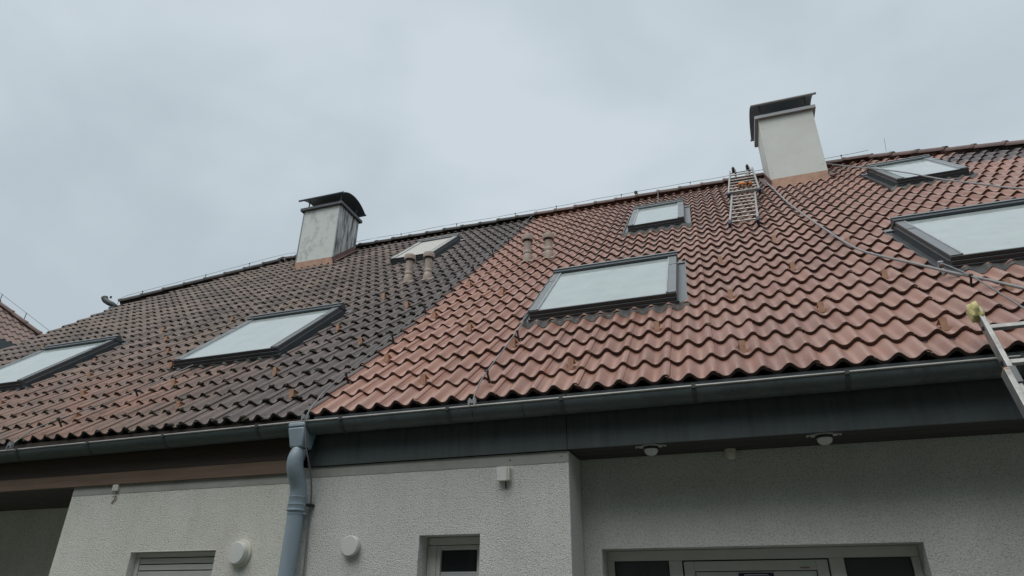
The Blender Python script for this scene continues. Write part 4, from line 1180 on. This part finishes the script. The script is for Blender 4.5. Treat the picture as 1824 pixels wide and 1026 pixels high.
# gap round the leaf
mb = MB(); mb.box((2.4845, y + 0.03, c), (3.3665, y + 0.05, 1.925)); mb.build('door_gap', M_BLACK, door)
mb = MB(); lx0, lx1, lz = 2.494, 3.358, 1.917; t = 0.066
mb.box((lx0, y + 0.004, c + 0.01), (lx0 + t, y + 0.045, lz)); mb.box((lx1 - t, y + 0.004, c + 0.01), (lx1, y + 0.045, lz)); mb.box((lx0 + t + 0.0003, y + 0.0045, lz - t + 0.008), (lx1 - t - 0.0003, y + 0.045, lz)); mb.box((lx0 + t + 0.0003, y + 0.0045, c + 0.01), (lx1 - t - 0.0003, y + 0.045, c + 0.1))
mb.build('door_leaf', M_PVC, door, bevel=0.003)
mb = MB(); mb.box((lx0 + t + 0.006, y + 0.014, c + 0.105), (lx1 - t - 0.006, y + 0.03, lz - t + 0.002)); pnl = mb.build('door_panel', M_PVC, door)
mb = MB(); mb.box((3.195, y + 0.0015, 1.868), (3.25, y + 0.004, 1.876)); mb.build('leaf_tag', simple('tan_tag', (0.28, 0.2, 0.15), 0.6), door)
mb = MB(); mb.tube([(2.535, y - 0.045, 0.95), (2.535, y - 0.045, 1.2)], 0.012, 10); mb.tube([(2.535, y - 0.045, 1.0), (2.535, y + 0.004, 1.0)], 0.008, 8); mb.tube([(2.535, y - 0.045, 1.15), (2.535, y + 0.004, 1.15)], 0.008, 8); mb.build('door_handle', M_ZINC, door)
# blue enamel plate with a white line border
sx0, sx1, sz1, sz0 = 2.826, 3.037, 1.846, 1.70
mb = MB(); mb.box((sx0, y + 0.006, sz0), (sx1, y + 0.0135, sz1)); sg = mb.build('enamel_plate', M_BLUE, door, bevel=0.003)
mb = MB(); e = 0.016; k = 0.022; t = 0.005
pl = [(sx0 + e + k, sz1 - e + 0.004), (sx1 - e - k, sz1 - e + 0.004), (sx1 - e, sz1 - e - k), (sx1 - e, sz0 + e + k), (sx1 - e - k, sz0 + e), (sx0 + e + k, sz0 + e), (sx0 + e, sz0 + e + k), (sx0 + e, sz1 - e - k)]
for i in range(8):
    p_, q_ = pl[i], pl[(i + 1) % 8]
    mb.bar((p_[0], y + 0.0045, p_[1]), (q_[0], y + 0.0045, q_[1]), 0.002, t, up=(0, 1, 0) if False else (0, 0.0, 1) if abs(p_[1] - q_[1]) < 1e-6 else (0, 1, 0))
mb.build('plate_border', M_WHITE, door)

# ------------------------------------------------------------------ small fittings on the walls and soffit
mb = MB(); mb.lathe((-0.572, WF, 1.985), (0, -1, 0), [(0, 0.091), (0.012, 0.091), (0.02, 0.087)], 32); lamp = mb.build('round_wall_vent', M_CREAM, house_l)
mb = MB(); mb.lathe((-0.572, WF - 0.0205, 1.985), (0, -1, 0), [(0, 0.076), (0.036, 0.075), (0.045, 0.069), (0.047, 0.03)], 32); mb.build('cover', M_WHITE, lamp)
mb = MB(); mb.lathe((0.338, WF, 2.013), (0, -1, 0), [(0, 0.058), (0.012, 0.058)], 32); lamp = mb.build('round_wall_vent', M_CREAM, house_r)
mb = MB(); mb.lathe((0.338, WF - 0.0125, 2.013), (0, -1, 0), [(0, 0.066), (0.028, 0.066), (0.034, 0.061), (0.035, 0.02)], 32); mb.build('cover', M_WHITE, lamp)
mb = MB(); mb.box((1.398, WF - 0.042, 2.389), (1.482, WF - 0.001, 2.476)); jb = mb.build('sensor_box', M_CREAM, house_r, bevel=0.005)
mb = MB(); mb.box((1.396, WF - 0.050, 2.387), (1.468, WF - 0.0425, 2.478)); mb.build('cover', M_WHITE, jb, bevel=0.003)
mb = MB(); mb.tube([(1.448, WF - 0.015, 2.389), (1.449, WF - 0.013, 2.365), (1.447, WF - 0.004, 2.345)], 0.004, 6); mb.build('cable', M_BLACK, jb)
for (x, z, r) in ((1.475, 2.525, 0.007), (1.83, 2.53, 0.005)):
    mb = MB(); mb.lathe((x, WF - 0.0005, z), (0, -1, 0), [(0, r), (0.004, r * 0.8)], 8); mb.build('screw', M_BLACK, house_r)
mb = MB(); mb.box((-1.945, 0.042, 2.478), (-1.885, WF + 0.001, 2.5325)); stub = mb.build('cable_outlet', M_WALL_L, house_l, bevel=0.006)
mb = MB(); mb.tube(smooth([(-1.912, 0.052, 2.48), (-1.908, 0.05, 2.455), (-1.895, 0.055, 2.435), (-1.912, 0.058, 2.405), (-1.93, 0.06, 2.385)], 1), 0.0045, 6); mb.tube([(-1.918, 0.045, 2.435), (-1.885, 0.05, 2.438)], 0.005, 6); mb.build('cable', M_VENT, stub)


def soffit_lamp(x, y):
    zt = ZS + 0.002
    mb = MB()
    ring = []
    for j in range(28):
        a = 2 * math.pi * j / 28
        ex = 0.098 if abs(math.cos(a)) > 0.93 else 0.060
        ring.append((x + ex * math.cos(a), y + 0.054 * math.sin(a)))
    k = len(ring)
    mb.v = [Vector((px, py, zt)) for px, py in ring] + [Vector((px, py, zt - 0.008)) for px, py in ring]
    mb.f = [tuple(range(k)), tuple(range(k, 2 * k))[::-1]] + [(i, (i + 1) % k, k + (i + 1) % k, k + i) for i in range(k)]
    l_ = mb.build('soffit_lamp', M_WHITE, house_r)
    mb = MB(); mb.lathe((x, y, zt - 0.0085), (0, 0, -1), [(0, 0.050), (0.016, 0.048)], 24); mb.build('lamp_ring', M_BLACK, l_)
    mb = MB(); mb.lathe((x, y, zt - 0.020), (0, -0.55, -1), [(-0.01, 0.043), (0.014, 0.043), (0.022, 0.040), (0.028, 0.028), (0.030, 0.004)], 24); mb.build('lamp_lens', M_WHITE, l_)
    for s in (-1, 1):
        mb = MB(); mb.lathe((x + 0.079 * s, y, zt - 0.0085), (0, 0, -1), [(0, 0.007), (0.003, 0.005)], 8); mb.build('screw', M_BLACK, l_)


soffit_lamp(2.405, 0.118); soffit_lamp(3.424, 0.122)
mb = MB(); mb.lathe((2.884, 0.372, ZS + 0.002), (0, 0, -1), [(0, 0.036), (0.032, 0.036), (0.034, 0.031)], 24); sn = mb.build('motion_sensor', M_CREAM, house_r)
mb = MB(); mb.lathe((2.884, 0.372, ZS - 0.0325), (0, 0, -1), [(0, 0.031), (0.012, 0.030), (0.024, 0.022), (0.029, 0.008)], 24); mb.build('lens', M_CREAM, sn)

# ------------------------------------------------------------------ moss on the unwashed tiles
mb = MB()
rnd = random.Random(11)
ICO = bmesh.new(); bmesh.ops.create_icosphere(ICO, subdivisions=1, radius=1.0)
ICO.verts.index_update()
IV = [v.co.copy() for v in ICO.verts]; IF = [tuple(v.index for v in f.verts) for f in ICO.faces]; ICO.free()


def blob(mb, c, rx, ry, rz, rnd):
    k = len(mb.v)
    for p in IV:
        j = 1 + rnd.uniform(-0.35, 0.35)
        mb.v.append(RM @ Vector((c[0] + p.x * rx * j, c[1] + p.y * ry * j, c[2] + p.z * rz * j)))
    for f in IF: mb.f.append(tuple(k + i for i in f))


for r_ in range(0, NROW):
    for idx in range(-56, -1):
        u = idx * WAVE; v = r_ * GAUGE
        if not inside(u, v + 0.1) or any(a - 0.03 < u < b2 + 0.03 and cc - 0.1 < v < d + 0.05 for a, b2, cc, d in HOLES): continue
        near = max(0.0, 1 - abs(u + 0.15) / 2.6)
        pr_ = 0.34 + 0.5 * near
        if v > 4: pr_ *= 0.5
        for _ in range(3):
            if rnd.random() < pr_:
                uu_ = u + rnd.gauss(0, 0.035); s = (uu_ + 9) % 0.15
                sz = rnd.uniform(0.007, 0.019) * (1 + 0.5 * near)
                if uu_ < PART - 0.01:
                    blob(mb, (uu_, v + rnd.uniform(-0.012, 0.006), prof(s) - rnd.uniform(0.008, 0.02)), sz * 1.5, sz * 0.9, sz * 0.6, rnd)
        if rnd.random() < 0.25 * near + 0.05:
            uu_ = u + 0.075 + rnd.gauss(0, 0.02); vv_ = v + rnd.uniform(0.05, 0.25); s = (uu_ + 9) % 0.15
            if uu_ < PART - 0.02:
                sz = rnd.uniform(0.008, 0.022); blob(mb, (uu_, vv_, prof(s) - (vv_ - v) * SLOPE), sz, sz * 1.3, sz * 0.45, rnd)
mb.build('moss', M_MOSS, roof_l, sharp=60, kind='stuff', fixn=False, label='dark moss clumps along the edges of the unwashed tiles')

# ------------------------------------------------------------------ roof ladder hooked over the ridge
lad = thing('roof_ladder', RP(3.45, 4.3, 0), 'two-part aluminium roof ladder lying on the red tiles left of the pale chimney', 'ladder')
# lower section
lo0, lo1 = (3.265, 4.36, 0.035), (3.59, 4.30, 0.035)
up0, up1 = (3.475, 6.75, 0.055), (3.80, 6.70, 0.055)
for p_, q_ in ((lo0, up0), (lo1, up1)):
    mb = MB(); mb.bar(RP(*p_), RP(*q_), 0.026, 0.055, up=N); mb.build('rail', M_ALU, lad, bevel=0.003)
    mb = MB(); d_ = (RP(*q_) - RP(*p_)).normalized(); mb.bar(RP(*p_) - d_ * 0.05, RP(*p_) + d_ * 0.17, 0.036, 0.065, up=N); mb.build('rubber_foot', M_NAVY, lad, bevel=0.006)
for i in range(9):
    t = (i + 0.6) / 9.2
    mb = MB(); mb.tube([RP(*lo0).lerp(RP(*up0), t), RP(*lo1).lerp(RP(*up1), t)], 0.011, 8); mb.build('rung', M_ALU, lad)
# upper section
a0, a1 = (3.395, 6.38, 0.085), (3.835, 6.32, 0.085)
b0, b1 = (3.580, 8.54, 0.160), (3.960, 8.50, 0.160)
for p_, q_ in ((a0, b0), (a1, b1)):
    mb = MB(); mb.bar(RP(*p_), RP(*q_), 0.028, 0.058, up=N); mb.build('rail', M_ALU, lad, bevel=0.003)
    mb = MB(); d_ = (RP(*q_) - RP(*p_)).normalized(); mb.bar(RP(*p_) - d_ * 0.06, RP(*p_) + d_ * 0.10, 0.04, 0.07, up=N); mb.build('rubber_foot', M_NAVY, lad, bevel=0.006)
mb = MB(); mb.bar(RP(a0[0], 6.46, 0.10), RP(a1[0], 6.40, 0.10), 0.06, 0.05, up=N); mb.build('cross_bar', M_ALU, lad, bevel=0.004)
for i in range(8):
    t = (i + 0.9) / 8.4
    mb = MB(); mb.tube([RP(*a0).lerp(RP(*b0), t), RP(*a1).lerp(RP(*b1), t)], 0.011, 8); mb.build('rung', M_ALU, lad)
# ridge hooks with wheels
for u in (3.66, 3.90):
    p_ = RP(u, 8.30, 0.16)
    mb = MB(); top = Vector((u + 0.01, YRIDGE, ZRIDGE + 0.20))
    mb.tube([p_, RP(u + 0.005, 8.52, 0.20), top, Vector((u + 0.01, YRIDGE + 0.22, ZRIDGE + 0.02))], 0.016, 8); mb.build('ridge_hook', M_ALU, lad)
    mb = MB(); mb.lathe(RP(u - 0.05, 8.42, 0.215), (1, 0, 0), [(0, 0.04), (0.006, 0.05), (0.034, 0.05), (0.04, 0.04)], 20); mb.build('wheel', M_BLACK, lad)
    mb = MB(); mb.bar(RP(u - 0.03, 8.40, 0.17), RP(u - 0.03, 8.44, 0.24), 0.05, 0.02, up=V); mb.build('wheel_bracket', M_CLADD, lad)

# small tool left on the rungs
tool = thing('hand_tool', RP(3.66, 6.80, 0.12), 'small orange and black hand tool lying on the roof ladder rungs', 'tool')
mb = MB(RM); mb.lathe((3.58, 6.86, 0.150), (1, -0.1, 0.0), [(0, 0.02), (0.015, 0.036), (0.09, 0.038), (0.10, 0.028), (0.12, 0.02)], 14); mb.build('body', M_ORANGE, tool)
mb = MB(RM); mb.hexa([(3.62, 6.77, 0.125), (3.66, 6.77, 0.125), (3.66, 6.81, 0.12), (3.62, 6.81, 0.12), (3.615, 6.84, 0.165), (3.655, 6.84, 0.165), (3.655, 6.88, 0.16), (3.615, 6.88, 0.16)]); mb.build('grip', M_BLACK, tool, bevel=0.006)
mb = MB(RM); mb.lathe((3.705, 6.848, 0.150), (1, -0.1, 0.0), [(0, 0.022), (0.02, 0.030), (0.03, 0.012), (0.06, 0.007)], 12); mb.build('chuck', M_BLACK, tool)
mb = MB(RM); mb.hexa([(3.735, 6.80, 0.125), (3.785, 6.80, 0.125), (3.785, 6.88, 0.125), (3.735, 6.88, 0.125), (3.74, 6.81, 0.17), (3.78, 6.81, 0.17), (3.78, 6.87, 0.17), (3.74, 6.87, 0.17)]); mb.build('battery', M_ORANGE, tool, bevel=0.006)

# ------------------------------------------------------------------ ladder leaning on the gutter at the right
ln = thing('leaning_ladder', (4.30, -1.26, 0), 'aluminium extension ladder leaning on the gutter with a yellow padded tip', 'ladder')
G = Vector((4.338, -0.150, 2.900)); D = Vector((0.01, 0.36, 0.93)).normalized()
base_s = -(G.z - 0.02) / D.z
WX = Vector((0.40, 0.0, 0.0))
tip = 0.30
Nl = D.cross(Vector((1, 0, 0))).normalized()      # towards the wall or away
if Nl.y > 0: Nl = -Nl                              # points away from the wall
off2 = Nl * 0.062
for k in (0, 1):
    mb = MB(); mb.bar(G + WX * k + D * (-1.35), G + WX * k + D * tip, 0.026, 0.066, up=Nl); mb.build('upper_rail', M_ALU, ln, bevel=0.003)
    mb = MB(); mb.bar(G + WX * k + off2 + Vector((-0.048 if k == 0 else 0.048, 0, 0)) + D * base_s, G + WX * k + off2 + Vector((-0.048 if k == 0 else 0.048, 0, 0)) + D * (-0.20), 0.028, 0.07, up=Nl); mb.build('lower_rail', M_ALU, ln, bevel=0.003)
    mb = MB(); e_ = G + WX * k + off2 + Vector((-0.048 if k == 0 else 0.048, 0, 0)) + D * (-0.205); mb.bar(e_, e_ + D * 0.012, 0.030, 0.072, up=Nl); mb.build('rail_cap', M_COPPER, ln, bevel=0.004)
    mb = MB(); e_ = G + WX * k + D * (-0.20); mb.bar(e_ - D * 0.05, e_ + D * 0.06, 0.040, 0.082, up=Nl); mb.build('guide_bracket', M_CLADD, ln, bevel=0.004)
    mb = MB(); e_ = G + WX * k + off2 + D * base_s; mb.bar(e_ - D * 0.01, e_ + D * 0.12, 0.05, 0.09, up=Nl); mb.build('rubber_foot', M_BLACK, ln, bevel=0.006)
s_ = 0.165
while s_ > -1.3:
    c_ = G + D * s_
    mb = MB(); mb.bar(c_ + Vector((-0.013, 0, 0)), c_ + WX + Vector((0.013, 0, 0)), 0.030, 0.026, up=Nl); mb.build('rung', M_ALU, ln, bevel=0.004)
    mb = MB(); mb.bar(c_ + Vector((-0.0145, 0, -0.010)), c_ + Vector((-0.0135, 0, 0.010)), 0.012, 0.02, up=Nl); mb.build('rung_end', M_BLACK, ln)
    s_ -= 0.255
s_ = -0.36
while s_ > base_s + 0.15:
    c_ = G + D * s_ + off2
    mb = MB(); mb.bar(c_ + Vector((-0.048, 0, 0)), c_ + WX + Vector((0.048, 0, 0)), 0.030, 0.026, up=Nl); mb.build('rung', M_ALU, ln, bevel=0.004); s_ -= 0.255
# yellow foam wrapped over the tip
for k in (0, 1):
    bm = bmesh.new(); bmesh.ops.create_icosphere(bm, subdivisions=3, radius=1.0)
    rnd = random.Random(5 + k)
    ph = [rnd.uniform(0, 6.3) for _ in range(6)]
    for v in bm.verts:
        p_ = v.co
        j = 1 + 0.16 * math.sin(5 * p_.x + ph[0]) * math.sin(4 * p_.z + ph[1]) + 0.12 * math.sin(9 * p_.y + ph[2] + 3 * p_.z) + 0.07 * math.sin(14 * p_.x + 11 * p_.z + ph[3])
        v.co = Vector((p_.x * 0.036, p_.y * 0.052, p_.z * 0.070)) * j
    me = bpy.data.meshes.new('foam_pad'); bm.to_mesh(me); bm.free(); me.materials.append(M_YELLOW)
    me.polygons.foreach_set('use_smooth', [True] * len(me.polygons))
    o = bpy.data.objects.new('foam_pad', me)
    q_ = D.to_track_quat('Z', 'Y').to_matrix().to_4x4()
    link(o, ln, Matrix.Translation(G + WX * k + D * (tip - 0.01) + Vector((-0.012, 0, 0))) @ q_)

# ------------------------------------------------------------------ hoses over the right roof
def hose(name, label, pts, h, r):
    p3 = []
    for u, v in pts: p3.append(RP(u, v, h + random.uniform(-0.003, 0.006)))
    mb = MB(); mb.tube(smooth(p3, 2), r, 8)
    o = mb.build(name, M_HOSE, None, sharp=80)
    o['label'] = label; o['category'] = 'hose'
    return o


hose('hose', 'grey hose sagging down the red tiles from the chimney foot to the eave', [(4.07, 7.75), (4.06, 7.3), (4.07, 6.5), (4.07, 5.45), (4.10, 4.55), (4.14, 3.84), (4.175, 3.16), (4.21, 2.62), (4.265, 2.27), (4.36, 2.0), (4.52, 1.62), (4.64, 1.31), (4.76, 1.04), (4.86, 0.78), (5.05, 0.40), (5.2, 0.1)], 0.020, 0.0105)
hose('hose', 'grey hose crossing the upper right skylight from the pale chimney', [(5.0, 8.05), (5.09, 7.8), (5.19, 7.3), (5.36, 6.66), (5.50, 6.1), (5.62, 5.5), (5.68, 5.07), (5.73, 4.62), (5.85, 4.17), (6.0, 3.47), (6.3, 3.3)], 0.098, 0.0095)

# ------------------------------------------------------------------ neighbouring house far left (its half-hipped end shows)
nb = thing('neighbour_house', (-17.5, 5.5, 0), 'neighbouring house with brown half-hipped roof behind the left verge', 'house')
NX, NZ, NY0, NY1, NA = -12.52, 7.13, 3.67, 7.27, -14.19
YR2 = (NY0 + NY1) / 2; NZR = NZ + (NX - NA) * 0.9
mb = MB(); mb.box((-24, 0.6, 0), (NX - 0.45, 2 * YR2 - 0.6, 4.2))
mb.build('wall', M_WALL_L, nb)
k2 = (NZR - NZ) / (YR2 - NY0)
ye = YR2 - (NZR - 3.2) / k2
mb = MB(); e0 = Vector((NX, ye, 3.2)); f0 = Vector((-25, ye, 3.2))
mr2 = lambda q: Vector((q.x, 2 * YR2 - q.y, q.z))
rg0 = Vector((NA, YR2, NZR)); rg1 = Vector((-25, YR2, NZR)); hh = Vector((NX, NY0, NZ))
mb.poly([f0, e0, hh, rg0, rg1]); mb.poly([mr2(f0), mr2(e0), mr2(hh), rg0, rg1])
nroof = mb.build('roof', M_FARTILE, nb, fixn=False)
mb = MB(); mb.poly([(NX - 0.5, ye + 0.3, 3.0), (NX - 0.5, NY0, NZ - 0.3), (NX - 0.5, NY1, NZ - 0.3), (NX - 0.5, 2 * YR2 - ye - 0.3, 3.0)]); mb.build('gable_wall', M_WALL_L, nb)
# tiled half hip: rows along Y
dn = Vector((NA - NX, 0, NZR - NZ)).normalized(); nn = Vector((dn.z, 0, -dn.x))
mb = MB(); L = (Vector((NA - NX, 0, NZR - NZ))).length; row = 0
while row * 0.32 < L:
    t0 = row * 0.32
    f = t0 / L; ya, yb = NY0 + (YR2 - NY0) * f, NY1 + (YR2 - NY1) * f
    n_ = max(2, int((yb - ya) / 0.025)); A, B, C2 = [], [], []
    f1 = min(1, (t0 + 0.34) / L)
    for i in range(n_ + 1):
        yy = ya + (yb - ya) * i / n_; h = prof(yy + 40.0)
        p_ = Vector((NX, yy, NZ)) + dn * t0
        y2 = max(min(yy, NY1 + (YR2 - NY1) * f1), NY0 + (YR2 - NY0) * f1)
        q_ = Vector((NX, y2, NZ)) + dn * min(t0 + 0.34, L)
        C2.append(p_ + nn * (h + 0.0)); A.append(p_ + nn * (h + 0.028)); B.append(q_ + nn * (h + 0.0))
    mb.strip(C2, A); mb.strip(A, B)
    row += 1
mb.build('half_hip_tiles', M_FARTILE, nroof, sharp=50, kind='stuff', fixn=False)
caps(Vector((NX, NY1, NZ + 0.03)), rg0 + Vector((0, 0, 0.03)), nroof, M_FARTILE); caps(Vector((NX, NY0, NZ + 0.03)), rg0 + Vector((0, 0, 0.03)), nroof, M_FARTILE)
caps(rg0 + Vector((0, 0, 0.03)), rg1 + Vector((0, 0, 0.03)), nroof, M_FARTILE)
mb = MB(); mb.box((NX - 0.5, NY0 + 0.1, NZ - 0.26), (NX + 0.10, NY1 - 0.02, NZ - 0.05)); mb.build('eave_box', M_FASCIA, nb)
mb = MB(); mb.tube([Vector((NX, NY1, NZ + 0.28)), rg0 + Vector((0, 0, 0.28)), rg1 + Vector((0, 0, 0.28))], 0.006, 6); wn2 = mb.build('lightning_conductor', M_WIRE, nb)
for t in (0.25, 0.6, 0.85):
    p_ = Vector((NX, NY1, NZ)).lerp(rg0, t); mb = MB(); mb.box((p_.x - 0.006, p_.y - 0.006, p_.z + 0.1), (p_.x + 0.006, p_.y + 0.006, p_.z + 0.29)); mb.build('wire_holder', M_BLACK, wn2)

# ------------------------------------------------------------------ unseen trees behind the viewpoint, sized and packed to block low front sky
M_LEAF = simple('unseen_tree_leaf', (0.055, 0.085, 0.03), 0.6, var=0.45, vscale=1.3)
M_BARK = simple('unseen_tree_bark', (0.09, 0.07, 0.055), 0.9, var=0.3, vscale=5, bump=0.01, bscale=20)


def tree_meshes(seed):
    rnd = random.Random(seed)
    mb = MB()
    mb.tube([(0, 0, 0), (0.05, 0.03, 1.2), (-0.05, 0.05, 3.0), (0.1, 0, 5.0), (0.0, -0.1, 7.5)], [0.28, 0.22, 0.18, 0.12, 0.05], 10)
    for i in range(9):
        a = rnd.uniform(0, 6.28); z0 = rnd.uniform(2.2, 6.0); L = rnd.uniform(1.6, 2.6)
        mb.tube([(0, 0, z0), (math.cos(a) * L * 0.5, math.sin(a) * L * 0.5, z0 + 0.6), (math.cos(a) * L, math.sin(a) * L, z0 + 1.5)], [0.09, 0.06, 0.02], 6)
    trunk = bpy.data.meshes.new('trunk'); trunk.from_pydata([tuple(v) for v in mb.v], [], mb.f); trunk.materials.append(M_BARK)
    vs, fs = [], []
    clumps = [(rnd.gauss(0, 1.25), rnd.gauss(0, 1.1), 5.6 + rnd.gauss(0, 1.75), rnd.uniform(0.9, 1.5)) for _ in range(46)]
    for cx, cy, cz, r in clumps:
        cz = max(1.9, min(9.0, cz))
        for _ in range(95):
            d = Vector((rnd.gauss(0, 1), rnd.gauss(0, 1), rnd.gauss(0, 1))).normalized() * r * rnd.uniform(0.55, 1.0)
            p = Vector((cx, cy, cz)) + d
            n_ = Vector((rnd.gauss(0, 1), rnd.gauss(0, 1), rnd.gauss(0, 1))).normalized(); t = n_.orthogonal().normalized(); b = n_.cross(t)
            L, w_ = rnd.uniform(0.13, 0.24), rnd.uniform(0.08, 0.14); k = len(vs)
            vs += [tuple(p - t * L), tuple(p + b * w_), tuple(p + t * L), tuple(p - b * w_)]; fs.append((k, k + 1, k + 2, k + 3))
    crown = bpy.data.meshes.new('crown'); crown.from_pydata(vs, [], fs); crown.materials.append(M_LEAF)
    return trunk, crown


TM = [tree_meshes(3), tree_meshes(9)]
rnd = random.Random(21)
for i in range(11):
    x = -20 + 4.1 * i + rnd.uniform(-0.6, 0.6); y = -11.5 + rnd.uniform(-1.0, 1.0)
    t = thing('unseen_tree', (x, y, 0), 'unseen broadleaf tree behind the viewpoint, in a row placed to block low sky', 'tree', 'unseen trees blocking low sky')
    Wm = Matrix.Translation((x, y, 0)) @ Matrix.Rotation(rnd.uniform(0, 6.28), 4, 'Z') @ Matrix.Scale(rnd.uniform(1.0, 1.2), 4)
    for nm, me in zip(('trunk', 'crown'), TM[i % 2]):
        link(bpy.data.objects.new(nm, me), t, Wm)
